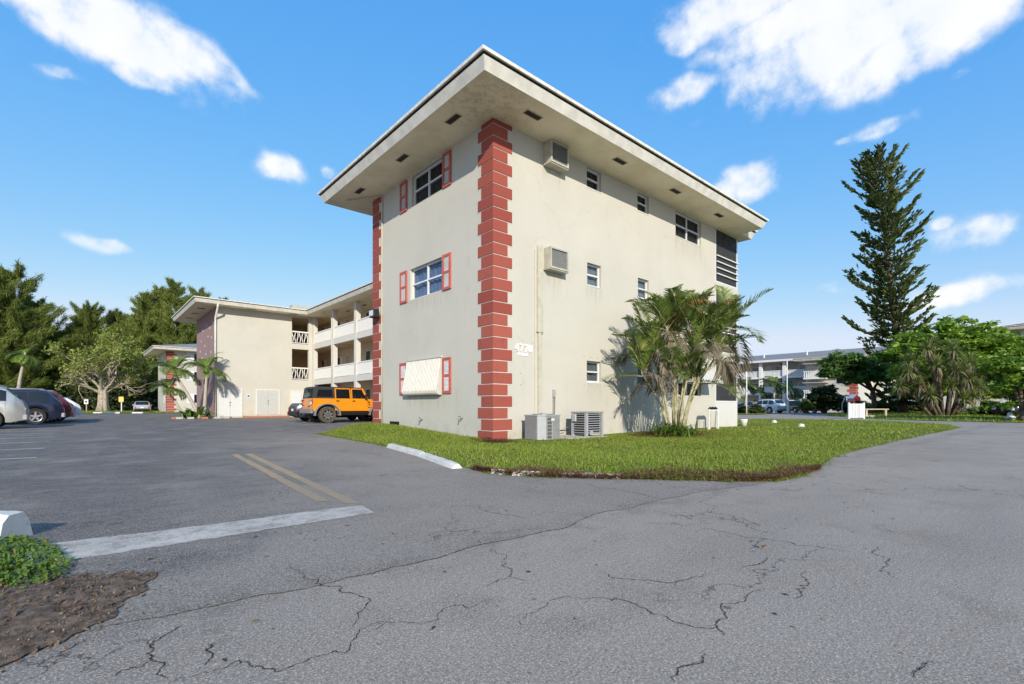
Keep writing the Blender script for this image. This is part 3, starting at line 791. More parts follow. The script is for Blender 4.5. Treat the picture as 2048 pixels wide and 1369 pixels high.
def window(parent, F_, a0, a1, z0, z1, cols=1, rows=2, glass='glass', curtain='curtain', depth=.10, fw=.045, open_sash=0.0):
    fr = MB()
    F_.box(fr, a0, a0 + fw, -depth - .05, -depth + .01, z0, z1); F_.box(fr, a1 - fw, a1, -depth - .05, -depth + .01, z0, z1)
    F_.box(fr, a0 + fw, a1 - fw, -depth - .05, -depth + .012, z1 - fw, z1); F_.box(fr, a0 + fw, a1 - fw, -depth - .05, -depth + .012, z0, z0 + fw)
    aw = (a1 - a0 - 2 * fw) / cols; zh = (z1 - z0 - 2 * fw) / rows
    for i in range(1, cols): F_.box(fr, a0 + fw + aw * i - fw * .6, a0 + fw + aw * i + fw * .6, -depth - .04, -depth + .02, z0 + fw, z1 - fw)
    for j in range(1, rows):
        for i in range(cols): F_.box(fr, a0 + fw + aw * i + (fw * .6 if i else 0), a0 + fw + aw * (i + 1) - (fw * .6 if i < cols - 1 else 0), -depth - .035, -depth + .03, z0 + fw + zh * j - .022, z0 + fw + zh * j + .022)
    w = fr.build('window', M['frame'], parent)
    for i in range(cols):
        for j in range(rows):
            F_.b(a0 + fw + aw * i + .004, a0 + fw + aw * (i + 1) - .004, -depth - .024, -depth - .018, z0 + fw + zh * j + .01, z0 + fw + zh * (j + 1) - .01).build('pane', M[glass], w)
    # curtain: gently pleated sheet behind the glass
    n = 28; cv = MB(); vs = []
    for i in range(n + 1):
        a = a0 + (a1 - a0) * i / n; d = -depth - .10 + .018 * math.sin(i * 1.9) + .008 * math.sin(i * .7)
        vs += [F_.p(a, d, z0), F_.p(a, d, z1)]
    cv.add(vs, [(2 * i, 2 * i + 2, 2 * i + 3, 2 * i + 1) for i in range(n)]).build('curtain', M[curtain], w, smooth=True)
    F_.b(a0 - .02, a1 + .02, -depth - .5, -depth - .48, z0 - .02, z1 + .02).build('backdrop', M['interior'], w)
    return w
def shutter(parent, F_, a0, a1, z0, z1):
    mb = MB(); e = .075; t0, t1 = .004, .045; m = (z0 + z1) / 2
    F_.box(mb, a0, a0 + e, t0, t1, z0, z1); F_.box(mb, a1 - e, a1, t0, t1, z0, z1)
    for za, zb in ((z0, z0 + e), (m - .035, m + .035), (z1 - e, z1)): F_.box(mb, a0 + e, a1 - e, t0, t1 - .003, za, zb)
    s = mb.build('shutter', M['shutter_red'], parent)
    for za, zb in ((z0 + e, m - .035), (m + .035, z1 - e)):
        p = F_.b(a0 + e, a1 - e, t0, t0 + .010, za, zb).build('louvre_panel', M['shutter_white'], s)
        n = 11; h = (zb - za) / n; sl = MB()
        for i in range(n):
            q = za + i * h
            sl.add([F_.p(a0 + e, t0 + .012, q + h * .95), F_.p(a1 - e, t0 + .012, q + h * .95), F_.p(a1 - e, t0 + .03, q + h * .1), F_.p(a0 + e, t0 + .03, q + h * .1)], [(0, 1, 2, 3)])
        sl.build('louvre', M['shutter_white'], s)
    return s
def vent_slot(parent, x, y, z, along, L_=.52, W_=.20, name='soffit_vent'):
    hx, hy = (L_ / 2, W_ / 2) if along == 'u' else (W_ / 2, L_ / 2)
    mb = MB(); e = .022
    mb.box(x - hx, x + hx, y - hy, y - hy + e, z - .012, z - .001); mb.box(x - hx, x + hx, y + hy - e, y + hy, z - .012, z - .001)
    mb.box(x - hx, x - hx + e, y - hy + e, y + hy - e, z - .012, z - .001); mb.box(x + hx - e, x + hx, y - hy + e, y + hy - e, z - .012, z - .001)
    o = mb.build(name, M['accream'], parent)
    g = B(x - hx + e, x + hx - e, y - hy + e, y + hy - e, z - .006, z - .0012)
    for i in range(5):
        t = -1 + 2 * (i + .5) / 5
        if along == 'u': g.box(x - hx + e, x + hx - e, y + t * (hy - e) - .006, y + t * (hy - e) + .006, z - .011, z - .006)
        else: g.box(x + t * (hx - e) - .006, x + t * (hx - e) + .006, y - hy + e, y + hy - e, z - .011, z - .006)
    g.build('grille', M['ventdark'], o)
    return o
def roof(parent, x0, x1, y0, y1, zs, rise=.55, shingle='shingle_dark', name='roof', ridge=True):
    """eave rectangle at soffit level; splayed fascia, dark gap, white drip edge, low hip roof"""
    def ring(o, z): return [(x0 - o, y0 - o, z), (x1 + o, y0 - o, z), (x1 + o, y1 + o, z), (x0 - o, y1 + o, z)]
    def band(o1, z1, o2, z2): return ring(o1, z1) + ring(o2, z2), [(i, (i + 1) % 4, 4 + (i + 1) % 4, 4 + i) for i in range(4)]
    top = MB()
    w = min(x1 - x0, y1 - y0) / 2
    base = ring(.17, zs + .352)
    if x1 - x0 > y1 - y0: rd = [(x0 + w, (y0 + y1) / 2, zs + .352 + rise), (x1 - w, (y0 + y1) / 2, zs + .352 + rise)]; fs = [(0, 1, 5, 4), (1, 2, 5), (2, 3, 4, 5), (3, 0, 4)]
    else: rd = [((x0 + x1) / 2, y0 + w, zs + .352 + rise), ((x0 + x1) / 2, y1 - w, zs + .352 + rise)]; fs = [(0, 1, 4), (1, 2, 5, 4), (2, 3, 5), (3, 0, 4, 5)]
    top.add(base + rd, fs)
    r = top.build(name, M[shingle], parent)
    v, f = band(0, zs, .10, zs + .235); MB().add(v, f).build('fascia', M['fascia'], r)
    v, f = band(.055, zs + .235, .12, zs + .285); MB().add(v, f).build('fascia_gap', M['darkgap'], r)
    mb = MB(); v, f = band(.165, zs + .285, .175, zs + .35); mb.add(v, f); v, f = band(.05, zs + .284, .165, zs + .285); mb.add(v, f); v, f = band(.175, zs + .35, .10, zs + .351); mb.add(v, f)
    mb.build('drip_edge', M['drip'], r)
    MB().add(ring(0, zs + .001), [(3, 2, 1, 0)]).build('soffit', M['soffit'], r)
    return r
def quoins(parent, x, y, su, sv, z0, z1, H_=.288, first_long_v=True, wl=.60, ws=.45):
    """corner blocks wrapped round a corner at (x,y); su, sv = +1 the wall runs that way"""
    n = int((z1 - z0) / H_); meshes = []
    for a, b in ((ws, wl - .02), (wl, ws - .01)):
        o, i_ = -.022, .012
        poly = [(o, o), (a, o), (a, i_), (i_, i_), (i_, b), (o, b)]
        mb = MB(); poly = [(x + su * p, y + sv * q) for p, q in poly]
        if su * sv < 0: poly = poly[::-1]
        c = .007; nn = len(poly)
        mb.prism(poly, 0, H_ - .026)
        meshes.append(mb.mesh('quoin_block', M['quoin']))
    for k in range(n + 1):
        z = z0 + k * H_
        if z > z1 - .05: break
        o = link('quoin_block', meshes[k % 2 if first_long_v else (k + 1) % 2], parent)
        o.location.z = z
        if z + H_ > z1: o.scale.z = (z1 - z) / H_
    # the painted joint strip behind the blocks
    mb = MB(); o = -.006
    zt = z1 - .01
    for k in range(n + 1):
        lv = (k % 2 == 0) == first_long_v
        a, b = (ws, wl - .02) if lv else (wl, ws - .01)
        a += .02; b += .02
        za, zb = max(0, z0 + k * H_ - .026), min(zt, z0 + (k + 1) * H_ - .0262)
        if za >= zt: break
        poly = [(x + su * p, y + sv * q) for p, q in [(o, o), (a, o), (a, .01), (.01, .01), (.01, b), (o, b)]]
        if su * sv < 0: poly = poly[::-1]
        mb.prism(poly, za, zb)
    mb.build('quoin_joint', M['grout'], parent)

SOF = 7.9
bld = thing('apartment_building', 'three storey cream stucco apartment wing with red quoins and wide flat eaves, nearest building', 'building', (0, 0, 0))
FR, FL = Face('R', 0), Face('L', 0)
WR = [(3.50, 4.16, 7.27, 7.85), (6.02, 6.67, 7.25, 7.84), (8.34, 10.16, 6.95, 7.85), (3.52, 4.16, 4.42, 5.07), (6.05, 6.67, 4.43, 5.06), (8.34, 10.16, 4.10, 5.05), (3.50, 4.16, 1.59, 2.21), (6.03, 6.66, 1.55, 2.2), (8.34, 10.16, 1.25, 2.2)]
WL = [(2.22, 3.90, 6.92, 7.82), (2.26, 4.0, 4.11, 5.04), (2.26, 4.05, 1.27, 2.22)]
PU0, PU1 = 11.30, 13.22
wall_holes(FR, 0, PU0, -.1, SOF, WR).build('wall', M['wall'], bld)
wall_holes(FL, .2, 6.49, -.1, SOF, WL).build('wall', M['wall'], bld)
B(.2, 13.0, 6.29, 6.489, -.1, SOF).build('wall', M['wall'], bld)
B(.201, 12.9, .7, 6.28, 0, .08).build('interior_floor', M['interior'], bld)
B(.201, 12.9, .75, .80, 0, SOF - .02).build('interior_wall', M['interior'], bld)
# windows on the sunny side
for k, h in enumerate(WR):
    big = h[1] - h[0] > 1
    g, cu = (('glass', 'curtain_dark') if h[2] > 6 else ('glass', 'curtain_white') if h[2] > 4 and not big else ('glass', 'curtain_dark') if big else ('glass', 'curtain'))
    window(bld, FR, *h, cols=2 if big else 1, rows=2, glass=g, curtain=cu)
    e = MB(); FR.box(e, h[0] - .01, h[1] + .01, .001, .012, h[2] - .03, h[2] - .004); e.build('sill', M['trim'], bld)
for k, h in enumerate(WL):
    window(bld, FL, *h, cols=2, rows=2, glass='glass_blue' if k == 1 else 'glass', curtain=('curtain_dark', 'curtain_blue', 'curtain')[k])
for z0, z1 in ((6.90, 7.83), (4.08, 5.05), (1.24, 2.22)):
    shutter(bld, FL, 1.78, 2.18, z0, z1); shutter(bld, FL, 4.16 if z0 > 2 else 4.14, 4.58 if z0 > 2 else 4.6, z0, z1)
# folded aluminium storm awning on the ground floor window
n = 96; vs = []; prof = []
for k in range(15):
    t = k / 14
    if t < .78: prof.append((.05 + .16 * (t / .78) ** 1.2, 2.24 - .90 * t / .78))
    else:
        a = (t - .78) / .22 * 1.75; prof.append((.05 + .16 - .10 * (1 - math.cos(a)) * .9, 1.34 - .13 * math.sin(min(a, 1.57)) - .02 * max(0, a - 1.57)))
for i in range(n + 1):
    a = 2.24 + (4.13 - 2.24) * i / n; rip = .016 * (1 if (i // 2) % 2 else -1)
    for d, z in prof: vs.append(FL.p(a, d + rip, z))
m = len(prof)
MBa = MB().add(vs, [(i * m + k, i * m + k + 1, (i + 1) * m + k + 1, (i + 1) * m + k) for i in range(n) for k in range(m - 1)])
aw = MBa.build('storm_awning', M['awning'], bld)
for a in (2.225, 4.135):
    poly = [(.0, 2.24)] + prof + [(.0, 1.2)]
    MB().add([FL.p(a, d, z) for d, z in poly], [tuple(range(len(poly)))]).build('awning_end', M['awning'], aw)
FL.b(2.2, 4.16, .0, .075, 2.242, 2.275).build('awning_rail', M['awning'], aw)
# projecting awning on the sunny side near the porch, and the one over the hidden window
def clamshell(parent, a0, a1, ztop, out=.75, drop=.55):
    n = 60; pr = []
    for k in range(10):
        t = k / 9; pr.append((.02 + out * math.sin(t * 1.5), ztop - drop * (1 - math.cos(t * 1.5)) * 1.02))
    vs = []
    for i in range(n + 1):
        a = a0 + (a1 - a0) * i / n; rip = .008 * (1 if (i // 2) % 2 else -1)
        for d, z in pr: vs.append(FR.p(a, d, z + rip))
    m = len(pr)
    o = MB().add(vs, [(i * m + k, i * m + k + 1, (i + 1) * m + k + 1, (i + 1) * m + k) for i in range(n) for k in range(m - 1)]).build('clamshell_awning', M['awning'], parent)
    for a in (a0 - .004, a1 + .004):
        poly = [(.0, ztop)] + pr + [(.0, pr[-1][1])]
        MB().add([FR.p(a, d, z) for d, z in poly], [tuple(range(len(poly)))]).build('awning_end', M['awning'], o)
    return o
clamshell(bld, 8.25, 10.3, 2.30, .80, .62)
# porch at the far end of the sunny wall
for z in (2.72, 5.50): B(PU0 - .01, PU1 + .02, -.03, 2.4, z, z + .30).build('porch_slab', M['wall'], bld)
B(PU0 + .001, PU1, -.002, .16, -.1, 1.05).build('porch_wall', M['wall_white'], bld)
B(PU0 + .001, PU1, 2.3, 2.4, 0, SOF).build('porch_back_wall', M['interior'], bld)
B(PU0 - .02, PU0 + .06, .21, 2.3, 0, SOF).build('porch_side_wall', M['wall'], bld)
B(PU1 - .002, PU1 + .18, .162, 2.4, -.1, 1.04).build('porch_wall', M['wall_white'], bld)
B(PU1 - .1, PU1 + .002, 2.41, 6.4, -.1, SOF).build('wall', M['wall'], bld)
for z0, z1 in ((1.05, 2.72), (3.02, 5.50), (5.80, SOF)):
    fr = MB()
    fr.box(PU1 - .06, PU1, -.004, .06, z0 + .002, z1 - .002); fr.box(PU0 + .002, PU0 + .05, -.004, .05, z0 + .002, z1 - .002)
    fr.box(PU0 + .051, PU1 - .061, -.003, .05, z0 + .002, z0 + .05)
    B(PU1 - .06, PU1, 2.24, 2.298, z0 + .002, z1 - .002).build('screen_post', M['frame'], bld)
    s = fr.build('screen_frame', M['frame'], bld)
    B(PU0 + .05, PU1 - .06, .02, .026, z0 + .05, z1 - .004).build('screen', M['screen'], s)
    B(PU1 - .03, PU1 - .024, .06, 2.24, z0 + .01, z1 - .004).build('screen', M['screen'], s)
    if z0 > 2:
        for k in range(4):
            B(PU0 + .08, PU1 - .001, -.05, -.006, z0 + .32 + k * .24, z0 + .36 + k * .24).build('porch_rail', M['trim'], bld)
            B(PU1 + .004, PU1 + .05, -.05, 2.3, z0 + .32 + k * .24, z0 + .36 + k * .24).build('porch_rail', M['trim'], bld)
        for k in range(7):
            B(PU0 + .10 + k * .24, PU0 + .31 + k * .24, .10, .115, z0 + 1.0, z1 - .05).build('vertical_blind', M['curtain_dark' if k % 2 else 'curtain'], bld)
# roof
rf = roof(bld, -1.22, 12.72, -1.22, 7.75, SOF, .5)
roof(bld, 12.2, 13.62, -.42, 7.2, SOF - .012, .3)
for x, y in ((.64, -.73), (4.05, -.76), (7.03, -.76), (10.08, -.73)): vent_slot(rf, x, y, SOF, 'u')
for x, y in ((-.71, .67), (-.71, 3.18), (-.71, 6.0)): vent_slot(rf, x, y, SOF, 'v')
quoins(bld, 0, 0, 1, 1, .012, SOF)
quoins(bld, 0, 6.49, 1, -1, .20, SOF)
# pipes, conduit, fittings
MB().tube([(-.75, 6.95, SOF - .03), (-.05, 5.80, SOF - .06), (-.035, 5.78, SOF - .4), (-.035, 5.80, 3.0), (-.035, 5.80, .3)], .022, 8).build('conduit', M['pipe'], bld, smooth=True)
dp = MB(); dp.box(1.47, 1.64, -.075, -.002, 2.86, 5.12); dp.box(1.455, 1.655, -.085, -.0015, 2.83, 2.862); dp.box(1.50, 1.60, -.065, -.0025, .05, 2.831); dp.build('pipe_cover', M['pipe'], bld, bevel=.006)
MB().tube([(1.40, -.016, .1), (1.40, -.016, 5.0)], .008, 6).build('cable', M['pipe'], bld)
FR.b(2.06, 2.14, .001, .06, 1.13, 1.34).build('isolator_box', M['acgrey_l'], bld, bevel=.006)
for k in (0, 1): MB().tube([(2.08 + k * .06, -.03, 1.13), (2.075 + k * .05, -.03, .6), (2.06 + k * .05, -.1, .15)], .012, 6).build('cable', M['steel'], bld)
MB().tube([(1.05, -.35, .42), (1.4, -.22, .30), (1.9, -.2, .22), (2.3, -.4, .25)], .014, 6).build('refrigerant_line', M['black'], bld, smooth=True)
MB().tube([(1.05, -.32, .30), (1.5, -.2, .14), (1.95, -.2, .18), (2.3, -.35, .33)], .010, 6).build('refrigerant_line', M['acgrey'], bld, smooth=True)
FL.b(4.68, 5.28, .001, .02, .25, .40).build('crawl_vent', M['dark'], bld)
for a, z in ((3.28, .50), (1.27, .57)):
    t = MB(); t.tube([FL.p(a, 0, z), FL.p(a, .10, z - .01), FL.p(a, .13, z - .07)], .016, 8); t.tube([FL.p(a - .05, .09, z + .05), FL.p(a + .05, .09, z + .05)], .012, 6); t.tube([FL.p(a, .09, z), FL.p(a, .09, z + .05)], .008, 6)
    t.build('hose_tap', M['steel'], bld, smooth=True)
for a, z in ((.9, 1.73), (.9, 1.44), (3.38, 2.32), (3.66, 2.31), (4.0, 2.31), (4.32, 2.31), (3.38, 1.50), (3.66, 1.49), (4.0, 1.49), (4.32, 1.49)):
    MB().tube([FR.p(a, 0, z), FR.p(a, .006, z)], .014, 8).build('anchor_bolt', M['steel'], bld)
# house number
def text_mesh(name, body, size, mat, F_, a, z, d=.01, ext=.012, parent=None, bold=0.0):
    cu = bpy.data.curves.new(name, 'FONT'); cu.body = body; cu.size = size; cu.extrude = ext; cu.offset = bold; cu.resolution_u = 3
    tmp = bpy.data.objects.new('tmp', cu); C.objects.link(tmp)
    dg = bpy.context.evaluated_depsgraph_get(); dg.update()
    me = bpy.data.meshes.new_from_object(tmp.evaluated_get(dg))
    bpy.data.objects.remove(tmp)
    vs = [v.co.copy() for v in me.vertices]
    for v, c in zip(me.vertices, vs):
        v.co = F_.p(a + c.x, d + c.z, z + c.y) if F_.k == 'R' else F_.p(a - c.x, d + c.z, z + c.y)
    me.materials.clear(); me.materials.append(mat); me.update()
    return link(name, me, parent)
M['number'] = plain('white_house_number', (.93, .93, .93), .4, var=.01)
for k, ch in enumerate('4770'):
    text_mesh('house_number_digit', ch, .275, M['number'], FR, .70 + k * .158, 2.285, .015, .012, bld, .002)
FR.b(.82, 1.14, .002, .02, 2.185, 2.245).build('name_plate', M['number'], bld)
# flood light on the far quoin
fl = thing('flood_light', 'grey twin flood light bracketed to the far red quoin column', 'light', (-.05, 6.05, 3.95))
MB().box(-.10, -.023, 5.98, 6.12, 3.92, 4.02).build('bracket', M['steel'], fl)
MB().cbox(-.30, -.09, 5.86, 6.22, 3.84, 4.10, .03).build('housing', M['black'], fl)
B(-.306, -.299, 5.90, 6.18, 3.88, 4.06).build('lens', M['clear_lamp'], fl)
# through-wall air conditioners
def wall_ac(label, a0, a1, z0, z1, d, tilt=0):
    t = thing('wall_air_conditioner', label, 'air conditioner', FR.p((a0 + a1) / 2, .02, z0), 0, 'air conditioners set in the sunny wall')
    mb = MB(); e = .045
    FR.box(mb, a0, a0 + e, -.05, d, z0, z1); FR.box(mb, a1 - e, a1, -.05, d, z0, z1); FR.box(mb, a0 + e, a1 - e, -.05, d - .002, z1 - e, z1); FR.box(mb, a0 + e, a1 - e, -.05, d - .002, z0, z0 + e)
    mb.build('casing', M['accream'], t)
    FR.b(a0 + e, a1 - e, .0, d - .05, z0 + e, z1 - e).build('coil', M['accoil'], t)
    me = FR.b(a0 + e, a0 + e + .007, d - .05, d - .03, z0 + e, z1 - e).mesh('fin', M['acgrey'])
    n = 20
    for i in range(n):
        o = link('fin', me, t); o.location.x += (a1 - a0 - 2 * e - .009) * i / (n - 1)
    FR.b(a0 - .02, a1 + .02, .0, d * .9, z0 - .03, z0 - .001).build('drip_tray', M['accream'], t)
wall_ac('weathered cream air conditioner tucked under the eaves beside the top red quoins', 1.72, 2.40, 7.32, 7.89, .30)
wall_ac('cream air conditioner with exposed fins above the painted wall pipe', 1.74, 2.44, 4.54, 5.10, .26)
# condensers on the ground
def condenser_a():
    t = thing('condenser_unit', 'boxy grey condenser with chamfered louvred corner, nearest the red quoin', 'condenser', (1.05, -.58, .0), 0, 'outdoor condenser units')
    x0, x1, y0, y1, z0, z1, c = .75, 1.38, -.92, -.33, .075, .68, .15
    MB().box(x0 - .03, x1 + .03, y0 - .03, y1 + .03, -.02, .05).build('pad', M['concrete'], t)
    MB().prism([(x0 + c, y0), (x1, y0), (x1, y1), (x0, y1), (x0, y0 + c)], z0, z1 - .03).build('cabinet', M['acgrey'], t)
    MB().prism([(x0 + c + .01, y0 + .01), (x1 - .01, y0 + .01), (x1 - .01, y1 - .01), (x0 + .01, y1 - .01), (x0 + .01, y0 + c + .01)], .05, z0).build('base', M['black'], t)
    MB().prism([(x0 + c - .01, y0 - .02), (x1 + .02, y0 - .02), (x1 + .02, y1 + .02), (x0 - .02, y1 + .02), (x0 - .02, y0 + c - .01)], z1 - .03, z1).build('lid', M['acgrey_l'], t, bevel=.012)
    fan = MB()
    for rr in (.08, .14, .20, .25): fan.lathe([(rr, z1 + .012), (rr + .008, z1 + .018), (rr + .008, z1 + .004), (rr, z1 + .004)], (1.07, -.62, 0), n=24)
    for k in range(8):
        a = k * math.pi / 4; fan.tube([(1.07, -.62, z1 + .012), (1.07 + .26 * math.cos(a), -.62 + .26 * math.sin(a), z1 + .01)], .005, 5)
    fan.build('fan_guard', M['steel'], t); B(1.03, 1.11, -.66, -.58, z1, z1 + .04).build('fan_hub', M['acgrey'], t)
    # fine ribs on the visible sides
    rib = MB().box(x0 - .008, x0 + .001, y0 + c + .03, y1 - .02, 0, .012).mesh('rib', M['acgrey'])
    rib2 = MB().box(x0 + c + .23, x1 - .02, y0 - .008, y0 + .001, 0, .012).mesh('rib', M['acgrey'])
    for k in range(20):
        for me in (rib, rib2):
            o = link('rib', me, t); o.location.z = z0 + .03 + k * .0265
    # louvre openings
    for k in range(6):
        zz = z0 + .03 + k * .088
        MB().box(x0 + c + .03, x0 + c + .19, y0 - .004, y0 + .001, zz, zz + .066).build('louvre_opening', M['accoil'], t)
    MB().box(x0 + c + .005, x0 + c + .03, y0 - .012, y0 + .001, z0, z1 - .04).build('corner_strip', M['acgrey_l'], t)
    MB().box(x0 + c + .19, x0 + c + .215, y0 - .012, y0 + .001, z0, z1 - .04).build('corner_strip', M['acgrey_l'], t)
    n = Vector((-1, -1, 0)).normalized() * .004
    MB().add([(x0 + n.x, y0 + c + n.y, z0), (x0 + c + n.x, y0 + n.y, z0), (x0 + c + n.x, y0 + n.y, z1 - .03), (x0 + n.x, y0 + c + n.y, z1 - .03)], [(0, 1, 2, 3)]).build('corner_panel', M['acgrey_l'], t)
    MB().box(x0 + c + .16, x0 + c + .27, y0 - .02, y0 - .013, z1 - .14, z1 - .095).build('rating_plate', M['white'], t)
def condenser_b():
    t = thing('condenser_unit', 'grey condenser with wide dark slats standing on the concrete slab', 'condenser', (2.70, -.62, .10), 0, 'outdoor condenser units')
    x0, x1, y0, y1, z0, z1 = 2.36, 3.06, -.95, -.42, .16, .745
    e = .07
    for x, y in ((x0, y0), (x1 - e, y0), (x0, y1 - e), (x1 - e, y1 - e)): B(x, x + e, y, y + e, z0 - .06, z1 - .036).build('post', M['acgrey_l'], t)
    MB().cbox(x0 - .01, x1 + .01, y0 - .01, y1 + .01, z1 - .035, z1, .012).build('lid', M['acgrey'], t)
    MB().box(x0 + e + .02, x1 - e - .02, y0 + .06, y1 - .06, z0, z1 - .04).build('coil', M['dark'], t)
    sl = MB().add([(x0 + e, y0 + .03, .004), (x1 - e, y0 + .03, .004), (x1 - e, y0 + .0, -.010), (x0 + e, y0 + .0, -.010), (x0 + e, y0 + .034, .012), (x1 - e, y0 + .034, .012), (x1 - e, y0 + .004, -.000), (x0 + e, y0 + .004, -.000)], [(0, 1, 2, 3), (4, 7, 6, 5), (0, 4, 5, 1), (2, 6, 7, 3)]).mesh('slat', M['acgrey_l'])
    sl2 = MB().box(x0, x0 + .03, y0 + e, y1 - e, -.012, .012).mesh('slat', M['acgrey'])
    for k in range(9):
        o = link('slat', sl, t); o.location.z = z0 + .03 + k * .061
        o = link('slat', sl2, t); o.location.z = z0 + .03 + k * .061
    MB().box(x0 + e + .05, x0 + e + .16, y0 - .03, y0 - .002, z0 - .02, z0 + .09).build('valve_cover', M['acgrey_l'], t)
    MB().cbox(x0 - .05, x0 - .001, y1 - .2, y1 - .05, z1 - .26, z1 - .06, .015).build('electrical_box', M['acgrey_l'], t)
condenser_a(); condenser_b()
sl = MB(); sl.cbox(1.55, 3.0, -1.12, -.12, -.03, .10, .02)
tag(sl.build('concrete_slab', M['concrete']), 'low grey concrete slab under the slatted condenser', 'slab')
tag(MB().cbox(3.02, 3.34, -1.05, -.55, -.03, .07, .02).build('concrete_slab', M['concrete']), 'small grey paving slab beside the slatted condenser', 'slab')
# garden stand and planter near the porch
st = thing('garden_stand', 'small white post frame with black hanging reels beside the porch wall', 'stand', (9.6, -.55, .02))
for x, y in ((9.42, -.70), (10.05, -.72)): B(x, x + .07, y, y + .07, 0, .78).build('post', M['white'], st)
B(9.491, 10.049, -.69, -.64, .72, .76).build('crossbar', M['white'], st)
for k in range(7):
    MB().lathe([(.02, -.02), (.055, -.02), (.06, 0), (.055, .02), (.02, .02)], (9.50 + k * .09, -.66, .78 + .03 * (k % 2)), 'y', 10).build('reel', M['black'], st, smooth=True)
MB().tube([(9.6, -.66, .70), (9.68, -.62, .05)], .012, 6).build('handle', M['wood'], st); MB().tube([(9.98, -.68, .72), (9.93, -.66, .05)], .015, 6).build('handle', M['steel'], st)
pt = thing('flower_pot', 'small white pot with a leafy sprig at the porch corner', 'pot', (13.5, -.15, .03))
MB().lathe([(0, 0), (.10, 0), (.15, .26), (.16, .30), (.14, .30), (.12, .26), (0, .25)], (13.5, -.15, .03), n=16).build('pot', M['white'], pt, smooth=True)
# white stones lying in the grass
for lab, x, y, s in (('rounded white stone in the grass, nearer to the porch', 18.3, .45, .12), ('jagged white stone in the grass, nearer to the road', 14.1, -2.15, .11)):
    r = random.Random(int(x)); mb = MB(); pr = [(0, -.02), (s, 0), (s * 1.05, s * .4), (s * .7, s * .95), (s * .2, s * 1.2), (0, s * 1.22)]
    mb.lathe(pr, (x, y, .05), n=9); mb.v = [(a + r.uniform(-.03, .03), b + r.uniform(-.03, .03), c + r.uniform(-.02, .02)) for a, b, c in mb.v]
    tag(mb.build('white_stone', M['white'], smooth=True), lab, 'stone', 'white stones on the lawn')

# ---------------- spine with galleries and the far wing
S2 = 8.2
sp = thing('gallery_block', 'cream three storey block with open white railed galleries behind the parked off-roader', 'building', (7.06, 20, 0))
US, VW = 7.06, 32.2
B(8.9, 9.1, 6.6, 40, -.1, S2).build('wall', M['gal_wall'], sp)
for z in (2.62, 5.56):
    B(US - .16, US + .14, 6.6, VW - .001, z, z + .42).build('beam', M['beam'], sp)
    B(US + .141, 8.899, 6.6, VW - .001, z + .16, z + .36).build('floor_slab', M['gal_ceil'], sp)
for k in range(6):
    v = VW - .35 - 4.12 * k
    B(US - .18, US + .16, v - .02 if k else v + .05, v + .32, -.1, S2 - .002).build('column', M['beam'], sp)
bal = MB().box(-.011, .011, -.036, .036, 0, .78).mesh('baluster', M['white'])
for fl_ in (3.02, 5.96):
    for k in range(3):
        v1 = VW - .37 - 4.12 * k; v0 = v1 - 3.78
        r_ = B(US - .11, US + .03, v0, v1, fl_ + .85, fl_ + .93).build('railing', M['white'], sp)
        B(US - .07, US - .01, v0, v1, fl_ + .06, fl_ + .10).build('bottom_rail', M['white'], r_)
        n = 30
        for i in range(n):
            o = link('baluster', bal, r_)
            o.location = (US - .075, v0 + (i + .5) * (v1 - v0) / n, fl_ + .075)
rs = roof(sp, US - .95, 14, 8.2, VW + .2, S2 + .004, .3, 'shingle_dark')
for v in (30.2, 27.5, 24.6): vent_slot(rs, US + .9, v, S2 + .004, 'v', .6, .22)
# doors and windows on the gallery back wall
FG = Face('L', 8.9)
def gdoor(parent, F_, a0, a1, z0, z1, mat='door_white'):
    mb = MB(); F_.box(mb, a0 - .06, a0, .001, .04, z0, z1 + .06); F_.box(mb, a1, a1 + .06, .001, .04, z0, z1 + .06); F_.box(mb, a0, a1, .001, .038, z1, z1 + .06)
    d = mb.build('door_frame', M['trim'], parent)
    F_.b(a0, a1, .001, .02, z0, z1).build('door_leaf', M[mat], d)
    F_.b(a0 + .08, a0 + .12, .021, .06, z0 + 1.0, z0 + 1.06).build('handle', M['steel'], d)
for z in (.08, 2.99, 5.93):
    gdoor(sp, FG, 29.3, 30.2, z, z + 2.05, 'wood'); gdoor(sp, FG, 25.6, 26.3, z, z + 2.05, 'curtain_dark'); gdoor(sp, FG, 33, 33.8, z, z + 2.05, 'door_grey')
    for a in (23.2, 27.4, 30.8, 34.4):
        mb = MB(); FG.box(mb, a, a + 1.1, .001, .03, z + .95, z + 2.0); w = mb.build('window', M['frame'], sp)
        for i in (0, 1): FG.b(a + .06 + i * .5, a + .52 + i * .5, .0305, .036, z + 1.0, z + 1.95).build('pane', M['glass_dark' if i else 'curtain_white'], w)
MB().tube([(US - .55, 28.95, S2 - .05), (US - .4, 28.75, S2 - .25), (US - .22, 28.1, S2 - .4), (US - .21, 27.95, S2 - .7), (US - .21, 27.95, .1)], .035, 8).build('downpipe', M['pipe'], sp, smooth=True)

